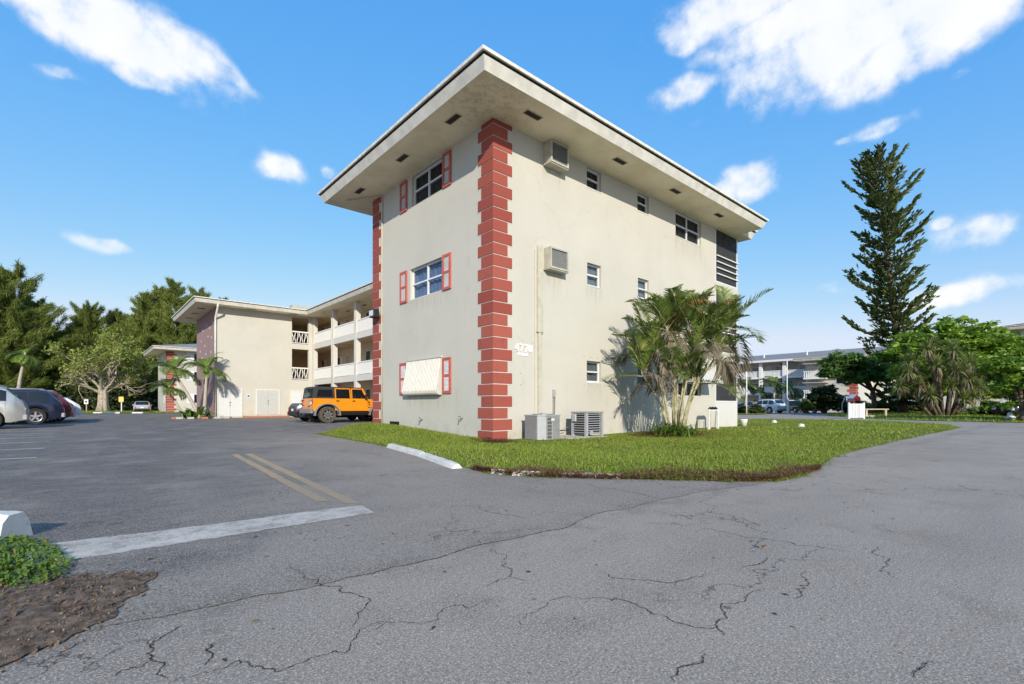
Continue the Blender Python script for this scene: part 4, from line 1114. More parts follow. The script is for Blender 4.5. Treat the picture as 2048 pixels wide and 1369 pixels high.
fw_ = thing('apartment_building', 'far cream wing with a mauve end wall, white double doors and open stair landings', 'building', (0, VW, 0))
FW = Face('R', VW)
bay = [(5.28, 6.60, 5.93, 8.08), (5.28, 6.60, 2.99, 5.50)]
wall_holes(FW, 0, US + .3, -.1, S2, bay, .25).build('wall', M['wall'], fw_)
B(-.012, .0, VW + .26, 40.4, -.1, S2 - .001).build('end_wall', M['wall_mauve'], fw_)
B(-.014, .24, VW + .002, VW + .262, -.1, S2 - .0015).build('corner_trim', M['wall_mauve'], fw_)
B(0, 8, 40.2, 40.39, -.1, S2).build('wall', M['wall'], fw_)
B(4.9, 5.2, VW + .26, 38, 0, S2).build('wall', M['gal_wall'], fw_)
B(5.21, 8.8, 38, 38.2, 0, S2).build('wall', M['gal_wall'], fw_)
for z in (2.75, 5.69): B(5.0, 8.9, VW + .02 + .232, 38, z, z + .2).build('floor_slab', M['gal_ceil'], fw_)
for z0 in (5.93, 2.99):
    FW.b(5.28, 6.60, -.14, -.04, z0 + .93, z0 + 1.03).build('railing', M['white'], fw_)
    r_ = FW.b(5.28, 6.60, -.12, -.06, z0 + .05, z0 + .10).build('bottom_rail', M['white'], fw_)
    for i in range(7):
        a = 5.37 + i * .19; ph = i * 2.1 + z0
        MB().tube([FW.p(a + .045 * math.sin(ph + t * 5.5), -.09, z0 + .10 + t * .83) for t in [k / 6 for k in range(7)]], [.026, .03, .034, .03, .036, .03, .024], 6).build('baluster', M['white'], r_, smooth=True)
    for i in range(5):
        MB().lathe([(0, 0), (.10, 0), (.13, .2), (.1, .2)], (5.42 + i * .2, VW + 1.6, z0 + .9), n=8).build('stored_pot', M['curtain_dark'], fw_)
rfw = roof(fw_, -1.45, 14, VW - 1.05, 42.0, S2 + .008, .9, 'shingle_dark')
for v in (33.8, 36.5, 39.2): vent_slot(rfw, -.72, v, S2 + .008, 'u', .5, .35)
for u in (2.2, 5.2): vent_slot(rfw, u, VW - .5, S2 + .008, 'u', .7, .2)
dpf = MB(); dpf.tube([(-.1, VW - 1.02, S2 + .1), (-.1, VW - .9, S2 - .2), (-.1, VW - .12, S2 - .85), (-.1, VW - .08, S2 - 1.2), (-.1, VW - .08, .1)], .07, 8); dpf.build('downpipe', M['fascia'], fw_, smooth=True)
def double_door(parent, F_, a0, a1, z0, z1, mat, louvre=False):
    m = (a0 + a1) / 2
    fr = MB(); F_.box(fr, a0 - .07, a0 - .001, .001, .05, z0, z1 + .07); F_.box(fr, a1 + .001, a1 + .07, .001, .05, z0, z1 + .07); F_.box(fr, a0 - .001, a1 + .001, .001, .048, z1 + .001, z1 + .07)
    d = fr.build('door_frame', M['trim'], parent)
    for p, q, s in ((a0, m - .008, 1), (m + .008, a1, -1)):
        l = F_.b(p, q, .001, .03, z0 + .02, z1 - .004).build('door_leaf', M[mat], d)
        if louvre:
            for k in range(14): F_.b(p + .12, q - .12, .031, .04, z0 + .25 + k * .11, z0 + .31 + k * .11).build('slat', M['door_grey'], d)
    F_.b(m - .06, m + .06, .031, .06, z0 + 1.05, z0 + 1.12).build('hasp', M['steel'], d)
    F_.b(m - .02, m + .02, .031, .05, z0 + .82, z0 + .92).build('padlock', M['black'], d)
double_door(fw_, FW, .10, 1.62, .07, 2.06, 'door_white')
double_door(fw_, FW, 2.70, 4.28, .20, 2.10, 'door_grey', True)
double_door(fw_, FW, 5.25, 6.75, .20, 2.05, 'door_white')
B(1.72, 5.0, VW - .5, VW - .002, 0, .12).build('step', M['terracotta'], fw_)
sg = FW.b(2.0, 2.22, .001, .012, 1.5, 1.78).build('notice_plate', M['white'], fw_)
FW.b(2.04, 2.18, .0125, .016, 1.56, 1.72).build('notice_print', M['blue_sign'], sg)
FE = Face('L', -.012)
r = random.Random(4)
for a, z in ((33.6, 7.2), (34.7, 6.9), (36.0, 7.3), (37.4, 7.0), (33.9, 6.1), (35.3, 6.3), (36.7, 5.7), (38.2, 6.2), (34.2, 5.0), (36.2, 5.0), (37.8, 4.8), (35.0, 4.2), (34.0, 1.6), (38.6, 5.4)):
    vs = []; rr = .12
    for k in range(10):
        q = rr if k % 2 == 0 else rr * .42; an = k * math.pi / 5 + r.uniform(-.2, .2) * 0 + .31; vs.append(FE.p(a + q * math.cos(an), .012, z + q * math.sin(an)))
    mb = MB(); mb.add([FE.p(a, .035, z)] + vs, [(0, k + 1, (k + 1) % 10 + 1) for k in range(10)]); mb.build('star_ornament', M['white'], fw_)
for a in (35.3, 38.0):
    l = MB(); l.lathe([(.05, 0), (.12, .06), (.12, .34), (.04, .46), (.02, .5)], FE.p(a, .2, 2.55), n=8); FE.box(l, a - .03, a + .03, .001, .2, 2.98, 3.04); l.build('wall_lantern', M['black'], fw_)
FE.b(36.6, 37.4, .001, .02, .15, .3).build('crawl_vent', M['dark'], fw_)
rk = MB(); rk.box(6.0, 10.6, 34.5, 35.3, 9.05, 9.5); rk.build('rooftop_equipment', M['accream'], fw_)

# ---------------- third block further back on the left
an = thing('apartment_building', 'farthest cream block with orange red quoins, half hidden behind the palms', 'building', (.3, 62.5, 0))
A0, A1, AS = .3, 62.5, 7.55
B(A0, A0 + .2, A1, A1 + 9, -.1, AS).build('wall', M['wall'], an); B(A0 + .2, A0 + 14, A1, A1 + .2, -.1, AS).build('wall', M['wall'], an)
quoins(an, A0, A1, 1, 1, .01, AS, .30, True, .95, .70)
ra = roof(an, A0 - 1.4, A0 + 15, A1 - 1.4, A1 + 10.5, AS, 1.3, 'shingle')
for z in (1.2, 4.0, 6.3):
    FA = Face('R', A1)
    for a in (2.3, 6.0):
        w = FA.b(a, a + 1.5, .001, .04, z, min(z + 1.15, AS - .05)).build('window', M['frame'], an)
        for i in (0, 1): FA.b(a + .06 + i * .71, a + .73 + i * .71, .041, .046, z + .06, min(z + 1.09, AS - .1)).build('pane', M['glass_dark' if i else 'curtain_white'], w)
FA2 = Face('L', A0)
FA2.b(65, 67, .001, .04, 1.2, 2.4).build('window', M['frame'], an); FA2.b(65.1, 66.9, .041, .046, 1.3, 2.3).build('pane', M['curtain'], an)

# ---------------- block across the road on the right
rbk = thing('apartment_building', 'three storey block across the road with white gallery railings and grey shingle roof', 'building', (81.6, 20, 0))
UR, RS = 81.6, 8.35
FRB = Face('L', 83.6)
B(83.6, 84, 10, 52, 0, RS).build('wall', M['wall'], rbk)
for a0, a1 in ((16.6, 19.2), (23.2, 24.0)): FRB.b(a0, a1, .001, .03, 0, RS - .05).build('red_wall_panel', M['wall_red'], rbk)
for z in (2.75, 5.55):
    B(UR - .2, UR + .2, 8.9, 52, z, z + .30).build('beam', M['white'], rbk); B(UR + .2, 83.59, 8.9, 52, z + .05, z + .25).build('floor_slab', M['gal_ceil'], rbk)
for k in range(10):
    v = 18.85 + 3.82 * k; B(UR - .3, UR + .22, v - .25, v + .25, 0, RS - .01).build('column', M['white'], rbk)
for z in (3.05, 5.85):
    for k in range(9):
        v0, v1 = 18.85 + 3.82 * k + .27, 18.85 + 3.82 * (k + 1) - .27
        r_ = B(UR - .1, UR + .06, v0, v1, z + .95, z + 1.05).build('railing', M['white'], rbk)
        mb = MB()
        for i in range(16):
            v = v0 + (i + .5) * (v1 - v0) / 16; mb.box(UR - .04, UR + .0, v - .075, v + .075, z + .0, z + .95)
        tag(mb.build('balusters', M['white'], r_), kind='stuff')
for z in (.1, 2.95, 5.8):
    for k in range(9):
        v = 19.9 + 3.82 * k
        w = FRB.b(v, v + 1.3, .001, .05, z + 1.1, z + 2.0).build('window', M['frame'], rbk); FRB.b(v + .08, v + 1.22, .051, .056, z + 1.16, z + 1.94).build('pane', M['glass_dark'], w)
        if k % 2: gdoor(rbk, FRB, v + 1.8, v + 2.7, z, z + 2.05, 'door_white' if k % 4 == 1 else 'wall_red')
mb = MB(); y0, y1 = 8, 55
mb.add([(80.6, y0, RS + .3), (80.6, y1, RS + .3), (91, y1, RS + 2.25), (91, y0, RS + 2.25), (101, y1, RS + .3), (101, y0, RS + .3)], [(0, 3, 2, 1), (2, 3, 5, 4), (0, 5, 3), (1, 2, 4)])
rr_ = mb.build('roof', M['shingle'], rbk)
mb = MB(); mb.box(80.45, 80.62, y0, y1, RS, RS + .32); mb.build('fascia', M['white'], rr_); B(80.62, 84, y0, y1, RS, RS + .02).build('soffit', M['white'], rr_)
for v in (27.5, 20.5): MB().lathe([(.13, 0), (.13, .5), (.2, .5), (.2, .62), (0, .7)], (85.4, v, RS + 1.15), n=10).build('roof_vent', M['white'], rr_)
# its near wing
B(74.6, 74.8, 10.8, 17.2, 0, 7.6).build('wall', M['wall'], rbk); B(74.8, 100, 10.8, 11.0, 0, 7.6).build('wall', M['wall_white'], rbk); B(74.8, 81, 17.0, 17.2, 0, 7.6).build('wall', M['wall'], rbk)
quoins(rbk, 74.6, 10.8, 1, 1, .01, 7.6, .36, True, 1.1, .8)
roof(rbk, 73.2, 101, 9.4, 18.4, 7.6, 1.5, 'shingle')
FWB = Face('L', 74.6)
for z in (1.2, 4.0):
    w = FWB.b(11.9, 13.3, .001, .05, z, z + 1.2).build('window', M['frame'], rbk); FWB.b(12, 13.2, .051, .056, z + .08, z + 1.12).build('pane', M['glass_dark'], w)
    FWB.b(11.6, 13.6, .06, .75, z + 1.2, z + 1.27).build('window_awning', M['awning'], rbk)
for z in (2.2, 5.0):
    B(72.9, 74.59, 14.2, 17, z - .2, z).build('balcony_slab', M['white'], rbk)
    r_ = B(72.9, 72.98, 14.2, 17, z + .9, z + 1.0).build('railing', M['white'], rbk)
    mb = MB()
    for i in range(10): mb.box(72.92, 72.96, 14.25 + i * .28, 14.40 + i * .28, z, z + .9)
    tag(mb.build('balusters', M['white'], r_), kind='stuff')
    B(72.85, 74.59, 14.1, 17.1, z + 2.05, z + 2.12).build('balcony_awning', M['awning'], rbk)
# ---------------- corner of the block at the right edge
eb = thing('apartment_building', 'block corner at the right edge, grey hip roof above red wall, behind trees', 'building', (59.7, -6, 0))
B(61.2, 61.4, -30, -6, 0, 8.1).build('wall', M['wall'], eb); B(61.4, 80, -6.2, -6, 0, 8.1).build('wall', M['wall'], eb)
Face('L', 61.2).b(-12, -7.4, .001, .03, 0, 8.05).build('red_wall_panel', M['wall_red'], eb)
for v in (-6.2, -9.8, -13.6, -17.5): B(59.6, 59.9, v - .15, v + .15, 0, 8.1).build('column', M['white'], eb)
for z in (2.7, 5.5): B(59.55, 61.2, -30, -6, z, z + .3).build('beam', M['beam'], eb)
for z in (3.0, 5.8):
    r_ = B(59.68, 59.8, -17.3, -6.4, z + .95, z + 1.03).build('railing', M['white'], eb)
    mb = MB()
    for i in range(40): mb.box(59.72, 59.76, -17.2 + i * .27, -17.05 + i * .27, z, z + .95)
    tag(mb.build('balusters', M['white'], r_), kind='stuff')
roof(eb, 58.45, 82, -32, -4.75, 8.1, 2.2, 'shingle_dark')

# ---------------- low pale block seen between the trunks on the right
lw = thing('apartment_building', 'pale low block glimpsed between the trunks behind the sword leaved clump', 'building', (92, -12, 0))
B(92, 92.3, -42, 6, 0, 5.4).build('wall', M['wall_white'], lw); B(92.3, 104, 5.7, 5.99, 0, 5.4).build('wall', M['wall_white'], lw)
FLW = Face('L', 92)
for k in range(9):
    for z in (1.1, 3.7):
        w = FLW.b(-40 + k * 5, -38.2 + k * 5, .001, .05, z, z + 1.1).build('window', M['frame'], lw); FLW.b(-39.9 + k * 5, -38.3 + k * 5, .051, .056, z + .08, z + 1.02).build('pane', M['glass_dark'], w)
roof(lw, 90.8, 106, -43, 7, 5.4, 1.6, 'shingle')
# ------------------------------------------------------------------ vegetation
M['frond'] = leaf('palm_frond', (0.068, 0.128, 0.024), (0.155, 0.223, 0.047), .30, .42, dry=(.30, .24, .08), dryamt=.06)
M['frond_y'] = leaf('palm_frond_bright', (0.098, 0.182, 0.023), (0.221, 0.299, 0.046), .32, .42, dry=(.36, .30, .10), dryamt=.06)
M['frond_dead'] = leaf('dead_frond', (.150, .120, .080), (.300, .255, .185), .2, .75)
M['frond_orange'] = leaf('yellowing_frond', (0.280, 0.130, 0.020), (0.380, 0.240, 0.050), .3, .6)
M['needle'] = leaf('casuarina_needles', (0.106, 0.154, 0.029), (0.268, 0.308, 0.068), .30, .65)
M['needle_dark'] = leaf('dark_and_shaded_evergreen', (0.026, 0.043, 0.014), (0.066, 0.086, 0.029), .2, .6)  # dark pines; on the undergrowth the dark colour stands for shade
M['araucaria'] = leaf('araucaria_foliage', (0.056, 0.092, 0.030), (0.182, 0.223, 0.059), .18, .55)
M['feather'] = leaf('feathery_leaf', (0.162, 0.304, 0.035), (0.370, 0.500, 0.076), .35, .5)
M['feather_d'] = leaf('feathery_leaf_dark', (0.083, 0.177, 0.038), (0.177, 0.281, 0.062), .3, .5)
M['broad'] = leaf('broad_bright_leaf', (0.133, 0.258, 0.028), (0.296, 0.421, 0.055), .35, .4)
M['olive'] = leaf('sparse_olive_leaf', (.17, .215, .035), (.33, .37, .075), .3, .55)
M['sword'] = leaf('sword_leaf', (0.140, 0.200, 0.060), (0.300, 0.330, 0.110), .18, .4, dry=(.25, .19, .12), dryamt=.12)
M['strap'] = leaf('strap_leaf', (0.082, 0.162, 0.025), (0.198, 0.296, 0.050), .25, .4)
M['bush_dark'] = leaf('dark_bush_leaf', (0.033, 0.060, 0.021), (0.090, 0.112, 0.033), .2, .5)
M['weed'] = leaf('ground_weed', (0.078, 0.163, 0.021), (0.202, 0.293, 0.046), .3, .45, dry=(.30, .20, .06), dryamt=.03)

M['frond_a'] = leaf('areca_frond', (.095, .165, .030), (.27, .325, .085), .34, .42, dry=(.40, .33, .12), dryamt=.05)
def frond_geo(out, origin, az, el, L_, droop, n=34, ll=.42, w=.016, rg=None, vee=.55, twist=0.0, drop_l=.35, rach=None):
    """pinnate frond: diamonds along an arching rachis appended to out (quads)"""
    o = np.array(origin, float); pts = []; p = o.copy(); e = el; st = L_ / 14
    h = np.array([math.cos(az), math.sin(az), 0.0]); side0 = np.array([-math.sin(az), math.cos(az), 0.0])
    pts.append(p.copy()); dirs = []
    for i in range(14):
        d = h * math.cos(e) + np.array([0, 0, math.sin(e)]); dirs.append(d); p = p + d * st; pts.append(p.copy()); e -= droop / 14 * (0.5 + i / 9)
    dirs.append(dirs[-1])
    if rach is not None: rach.append([tuple(q) for q in pts])
    for k in range(n):
        t = .10 + .90 * (k + .5) / n; q = t * 14; i = min(int(q), 13); f = q - i
        pos = pts[i] * (1 - f) + pts[i + 1] * f; d = dirs[i]
        up = np.cross(d, side0); up /= np.linalg.norm(up) + 1e-9
        if up[2] < 0: up = -up
        prof = math.sin(math.pi * min(.98, .12 + .86 * t)) ** .7
        for s in (-1, 1):
            l = ll * prof * rg.uniform(.85, 1.12)
            fw = .55 + .5 * t
            a = side0 * s * math.cos(vee + twist * s) + up * math.sin(vee + twist * s) * rg.uniform(.6, 1.1) + d * fw
            a /= np.linalg.norm(a)
            tip = pos + a * l + np.array([0, 0, -drop_l * l * rg.uniform(.5, 1.3)])
            mid = pos + a * l * .45
            nrm = np.cross(a, up); nrm /= np.linalg.norm(nrm) + 1e-9
            ww = w * rg.uniform(.7, 1.2)
            out += [pos, mid + nrm * ww, tip, mid - nrm * ww]
def cards(rg, centers, n, size, elong, up=0.0, spread=None):
    """random leaf diamonds around centres"""
    k = len(centers); out = np.zeros((k * n, 4, 3)); c = np.repeat(np.asarray(centers, float), n, 0)
    sp = np.asarray(spread, float) if spread is not None else np.ones(3) * size * 2
    c = c + rg.normal(0, 1, c.shape) * sp
    a = rg.normal(0, 1, c.shape); a[:, 2] += up; a /= np.linalg.norm(a, axis=1)[:, None]
    b = np.cross(a, rg.normal(0, 1, c.shape)); b /= np.linalg.norm(b, axis=1)[:, None] + 1e-9
    s = size * rg.uniform(.6, 1.3, len(c))[:, None]
    out[:, 0] = c - a * s * elong; out[:, 1] = c + b * s; out[:, 2] = c + a * s * elong; out[:, 3] = c - b * s
    return out.reshape(-1, 3)
def at(px, Z, z=0.0):
    a = (px - 1024) / 984.0
    return (-7.551 + Z * (a * .7515 + .6598), -9.299 + Z * (-a * .6598 + .7514), z)
XC = np.array([.7515, -.6598, 0.0])      # across the view, for leans

# ---- areca palm clump by the sunny wall
def areca():
    rg = np.random.default_rng(21)
    t = thing('areca_palm', 'bushy multi stemmed areca palm with some browned fronds against the sunny wall', 'palm', (5.10, -1.88, .03))
    green, dead, orange = [], [], []
    specs = [  # base offset across, top offset across, depth offset, height, fronds
        (-.10, -.62, .25, 2.55, 9), (.0, -.25, -.1, 3.05, 10), (.08, .18, .2, 3.25, 10), (.18, 1.05, -.2, 2.75, 9), (.22, 1.55, .05, 3.05, 10), (-.18, -.95, -.15, 1.75, 8),
        (.05, .45, -.35, 2.45, 9), (.12, .75, .35, 3.05, 9), (-.05, -.15, -.45, 1.65, 8), (.1, .42, -.5, 1.55, 8), (-.22, -.55, .1, 2.15, 8), (.02, .02, .4, 2.75, 8), (.2, 1.2, .3, 2.2, 7)]
    for bx, tx, dy, h, nf in specs:
        b = np.array([5.10, -1.88, .03]) + XC * bx + np.array([.1 * dy, .25 * dy, 0])
        top = np.array([5.10, -1.88, .03]) + XC * tx + np.array([.45 * dy, .55 * dy, h])
        pts = [tuple(b + (top - b) * s + XC * (bx - tx) * .18 * math.sin(s * math.pi)) for s in (0, .25, .5, .75, 1)]
        MB().tube(pts, [.035, .03, .028, .028, .03], 7).build('cane', M['cane'], t, smooth=True)
        rach = []
        for k in range(nf):
            az = k * 2.4 + rg.uniform(-.4, .4); el = rg.uniform(.75, 1.45) if k < nf * .66 else rg.uniform(.0, .6)
            kind = rg.random(); tgt = green
            if k >= nf * .66 and kind < .42: tgt = dead
            elif kind > .975: tgt = orange
            if tgt is dead: el = rg.uniform(-.7, .3)
            frond_geo(tgt, top - np.array([0, 0, .05]), az, el, rg.uniform(1.1, 1.55), (rg.uniform(.45, 1.05) if tgt is not dead else rg.uniform(1.0, 1.8)), 32, .50, .021, rg, .55, drop_l=.22 if tgt is green else .75, rach=rach)
        rm = MB()
        for rr in rach: rm.tube(rr[::2], [.011, .010, .009, .008, .006, .005, .004, .003][:len(rr[::2])], 4)
        rm.build('rachis', M['cane'], t)
    soup('frond', green, 4, M['frond_a'], parent=t); soup('dead_frond', dead, 4, M['frond_dead'], parent=t); soup('yellow_frond', orange, 4, M['frond_orange'], parent=t)
areca()
def strap_plant(name, label, cat, c, n, L_, w, spread, mat, seed, group=None, up=(.5, 1.3), parent=None):
    rg = np.random.default_rng(seed); out = []
    for i in range(n):
        a = rg.uniform(0, 6.283); b = np.array(c, float) + np.array([rg.normal(0, spread), rg.normal(0, spread), 0]); e = rg.uniform(*up); l = L_ * rg.uniform(.6, 1.15)
        h = np.array([math.cos(a), math.sin(a), 0]); s = np.array([-h[1], h[0], 0]); p = b; prev = None
        for k in range(4):
            q = p + (h * math.cos(e) + np.array([0, 0, math.sin(e)])) * l / 4; e -= rg.uniform(.25, .6)
            w0 = w * math.sin(math.pi * (.15 + k / 4 * .8)); w1 = w * math.sin(math.pi * (.15 + (k + 1) / 4 * .85))
            out += [p - s * w0, p + s * w0, q + s * w1, q - s * w1]; p = q
    if parent is not None: return soup(name, out, 4, M[mat], parent=parent)
    return tag(soup(name, out, 4, M[mat]), label, cat, group)
strap_plant('strap_leaf_plant', 'dense green strap leaved clump around the foot of the areca palm', 'plant', (4.75, -1.95, .05), 420, .62, .018, .26, 'strap', 31, up=(.7, 1.45))
strap_plant('strap_leaf_plant', 'smaller strap leaved tuft to the right of the areca palm foot', 'plant', (5.35, -1.75, .05), 200, .5, .016, .18, 'strap', 33, up=(.6, 1.4))
rg = np.random.default_rng(41)   # mulch and fallen husks round the clump
cc = []; tv = []
for i in range(3500):
    x, y = 5.1 + rg.normal(0, .75), -1.75 + rg.normal(0, .42)
    if y > -.05: continue
    z = lawn_z(x, y) + rg.uniform(.03, .08); a = rg.uniform(0, 6.283); l = rg.uniform(.03, .12); w = rg.uniform(.006, .016); ca, sa = math.cos(a), math.sin(a)
    tv += [(x - sa * w, y + ca * w, z), (x + sa * w, y - ca * w, z), (x + ca * l, y + sa * l, z + rg.uniform(-.01, .04))]
for i in range(500):
    x, y = 13.35 + rg.normal(0, .5), -.75 + rg.normal(0, .2)
    z = lawn_z(x, y) + .05; a = rg.uniform(0, 6.283); l = rg.uniform(.04, .12); w = .012; ca, sa = math.cos(a), math.sin(a)
    tv += [(x - sa * w, y + ca * w, z), (x + sa * w, y - ca * w, z), (x + ca * l, y + sa * l, z)]
tag(soup('bark_mulch', tv, 3, M['thatch']), 'brown bark mulch and dry husks around the areca palm and porch corner', 'mulch', kind='stuff')

# ---- single-stem palms
def palm(name, label, base, top, r0, r1, nf, L_, ll, w, seed, mat='frond_y', group=None, bend=.3, el=(-.15, 1.35), n=30, nuts=False):
    rg = np.random.default_rng(seed); t = thing(name, label, 'palm', base, 0, group)
    b, tp = np.array(base, float), np.array(top, float); d = tp - b
    pts = [tuple(b + d * s + np.array([d[0], d[1], 0]) * bend * (s * s - s)) for s in [k / 8 for k in range(9)]]
    MB().tube(pts, [r0 * 1.35] + [r0 + (r1 - r0) * k / 8 for k in range(1, 9)], 9).build('trunk', M['palm_trunk'], t, smooth=True)
    MB().tube([tuple(tp - np.array([0, 0, .05])), tuple(tp + np.array([0, 0, .35])), tuple(tp + np.array([0, 0, .6]))], [r1 * 1.2, r1 * .9, r1 * .3], 8).build('crownshaft', M['cane'], t, smooth=True)
    out = []; rach = []
    for k in range(nf):
        e = el[0] + (el[1] - el[0]) * ((k * .618) % 1.0); a = k * 2.4 + rg.uniform(-.3, .3)
        frond_geo(out, tp + np.array([0, 0, .35]), a, e, L_ * rg.uniform(.85, 1.1), rg.uniform(.9, 1.6), n, ll, w, rg, .30, drop_l=.32, rach=rach)
    rm = MB()
    for rr in rach: rm.tube(rr[::3], [.022, .017, .012, .008, .004][:len(rr[::3])], 4)
    rm.build('rachis', M['cane'], t)
    soup('frond', out, 4, M[mat], parent=t)
    if nuts:
        for k in range(9):
            a = k * .7; MB().lathe([(0, -.09), (.08, -.04), (.09, .02), (.05, .08), (0, .1)], tuple(tp + np.array([.16 * math.cos(a), .16 * math.sin(a), .12 - .1 * (k % 3)])), n=7).build('fruit', M['terracotta'], t, smooth=True)
    return t
b1 = (-1.15, 30.9, 0); cx = XC
palm('palm_tree', 'upright palm with drooping fronds in front of the mauve end wall', (-1.0, 31.0, 0), (-.85, 30.9, 3.15), .13, .08, 28, 1.65, .55, .022, 51, bend=.15)
palm('palm_tree', 'leaning palm crossing in front of the mauve wall, crown towards the farthest block', (-1.25, 30.9, 0), tuple(np.array([-1.25, 30.9, 3.05]) + XC * -1.75), .13, .08, 32, 1.75, .58, .022, 52, bend=.25)
palm('palm_tree', 'short palm half hidden under the leaning one, near the farthest block quoins', (-2.0, 31.9, 0), tuple(np.array([-2.0, 31.9, 1.75]) + XC * -1.1), .10, .07, 24, 1.5, .5, .022, 53, mat='frond', bend=.2)
strap_plant('broad_leaf_plant', 'broad leaved green planting at the foot of the two palms', 'plant', (-1.5, 31.3, .05), 90, 1.15, .10, .35, 'strap', 54, up=(.7, 1.45))
mb = MB()
for k in range(12):
    a = k / 12 * 6.283; x, y = -1.1 + 1.5 * math.cos(a), 30.9 + .75 * math.sin(a); mb.cbox(x - .16, x + .16, y - .1, y + .1, 0, .12, .03)
bed = thing('planting_bed', 'ring of pale edging stones around the palms by the mauve wall', 'planting bed', (-1.1, 30.9, 0))
for k in range(12):
    a = k / 12 * 6.283; x, y = -1.1 + 1.6 * math.cos(a), 30.9 + .8 * math.sin(a)
    MB().cbox(x - .2, x + .2, y - .11, y + .11, 0, .13, .03).build('edging_stone', M['concrete' if k % 3 else 'terracotta'], bed)
lb = at(36, 45); lt = at(50, 45, 5.2)
palm('palm_tree', 'solitary slender palm with curved pale trunk rising behind the parked cars', lb, lt, .17, .11, 26, 1.45, .55, .035, 55, bend=1.6, nuts=True, el=(-.7, 1.35))
palm('palm_tree', 'low bright palm at the left edge behind the silver car', at(-12, 40), at(-8, 40, 1.2), .15, .1, 14, 1.7, .55, .04, 56, bend=.2)
# palms across the road
for k, (px, Z, h, s, lab) in enumerate(((1490, 63, 3.0, .95, 'small palm next to the screened porch, in front of the far block'), (1546, 62, 3.1, 1.15, 'bushy small palm behind the white estate car'), (1578, 64, 2.6, 1.0, 'small palm to the right of the white estate car, below the gallery'), (1520, 68, 2.2, 1.0, 'low palm between the dark pickup and the far block'))):
    palm('palm_tree', lab, at(px, Z), at(px + 3, Z, h), .14, .1, 18, 1.9 * s, .6, .055, 60 + k, mat='frond', group='small palms across the road', n=22)

# ---- casuarina wood at the back of the car park
def casuarina(label, px, Z, top, width, seed, mat='needle', group='tall feathery pines at the back of the car park', lean=0.0):
    rg = np.random.default_rng(seed); base = np.array(at(px, Z)); t = thing('casuarina_tree', label, 'tree', tuple(base), 0, group)
    tp = base + np.array([0, 0, top * .97]) + XC * lean
    MB().tube([tuple(base), tuple(base * .5 + tp * .5 + XC * rg.uniform(-.3, .3)), tuple(base * .08 + tp * .92)], [.32, .2, .03], 8).build('trunk', M['bark'], t, smooth=True)
    lm = MB(); out = []
    nb = int(52 + top * 3.0)
    for i in range(nb):
        s = .10 + .90 * (i + rg.random()) / nb; p0 = base + (tp - base) * (s * .93)
        r = width * (1 - (s - .10) / .92) ** .62 * rg.uniform(.35, 1.25) * (.72 if s < .2 else 1) + .35
        a = rg.uniform(0, 6.283); rise = rg.uniform(.35, 1.5) * (.55 + .6 * s)
        p1 = p0 + np.array([math.cos(a), math.sin(a), 0]) * r + np.array([0, 0, r * rise])
        lm.tube([tuple(p0), tuple((p0 + p1) / 2 + np.array([0, 0, -.1 * r])), tuple(p1)], [.05, .035, .012], 4, cap=False)
        m = int(90 + 85 * r); q = rg.uniform(.30, 1.05, m)[:, None]
        c = p0 + (p1 - p0) * q + rg.normal(0, 1, (m, 3)) * np.array([.27, .27, .32]) * (.36 + .13 * r)
        d = (p1 - p0) / (np.linalg.norm(p1 - p0) + 1e-9) * .9 + rg.normal(0, .5, (m, 3)) + np.array([0, 0, .25]); d /= np.linalg.norm(d, axis=1)[:, None]
        l = rg.uniform(.32, .75, m)[:, None]; sd = np.cross(d, rg.normal(0, 1, (m, 3))); sd /= np.linalg.norm(sd, axis=1)[:, None]; w = rg.uniform(.02, .048, m)[:, None]
        q4 = np.stack([c - d * l, c + sd * w, c + d * l + np.array([0, 0, -.12]), c - sd * w], 1).reshape(-1, 3)
        out.append(q4)
    lm.build('limb', M['bark'], t)
    soup('foliage', np.concatenate(out), 4, M[mat], parent=t)
CAS = [(-30, 74, 22.5, 7.0, 'needle', 'tall feathery pine cut by the left edge'), (28, 76, 23.2, 6.6, 'needle', 'broad feathery pine above the solitary palm'), (78, 80, 19.0, 5.2, 'needle', 'feathery pine on the right shoulder of the left clump'),
       (120, 86, 14.5, 5.2, 'needle_dark', 'lower dark pine in the dip between the clumps'), (178, 84, 19.0, 4.6, 'needle', 'feathery pine right behind the pale bare tree'), (225, 86, 18.0, 5.0, 'needle_dark', 'dark pine behind the right half of the pale bare tree'),
       (290, 82, 21.0, 3.6, 'needle', 'narrow spire pine left of the mauve wall roof'), (322, 84, 22.6, 3.4, 'needle', 'tallest narrow pine spire beside the far wing roof'), (352, 82, 23.2, 3.6, 'needle', 'narrow pine spire just above the far wing eave tip'),
       (262, 84, 17.5, 4.6, 'needle', 'shorter pine at the foot of the spires'), (398, 86, 22.8, 3.8, 'needle', 'open topped pine rising behind the far wing roof'), (440, 90, 21.6, 4.2, 'needle_dark', 'dark pine top peeking over the far wing roof'), (-80, 82, 21.0, 5.0, 'needle', 'pine beyond the left edge of the clump')]
for k, (px, Z, top, w, mt, lab) in enumerate(CAS): casuarina(lab, px, Z, top, w, 200 + k, mt)
# undergrowth below the wood, its shade put into a dark leaf colour
rg = np.random.default_rng(77); cen = []
for i in range(620):
    px = rg.uniform(-120, 345); Z = rg.uniform(79, 92); x, y, _ = at(px, Z); cen.append((x, y, abs(rg.normal(0, 3.4)) + .3))
tag(soup('undergrowth', cards(rg, cen, 40, .17, 2.0, .2, (.75, .75, .65)), 4, M['needle_dark']), 'mass of undergrowth coloured dark for shade below the pines at the back of the car park', 'undergrowth', kind='stuff')

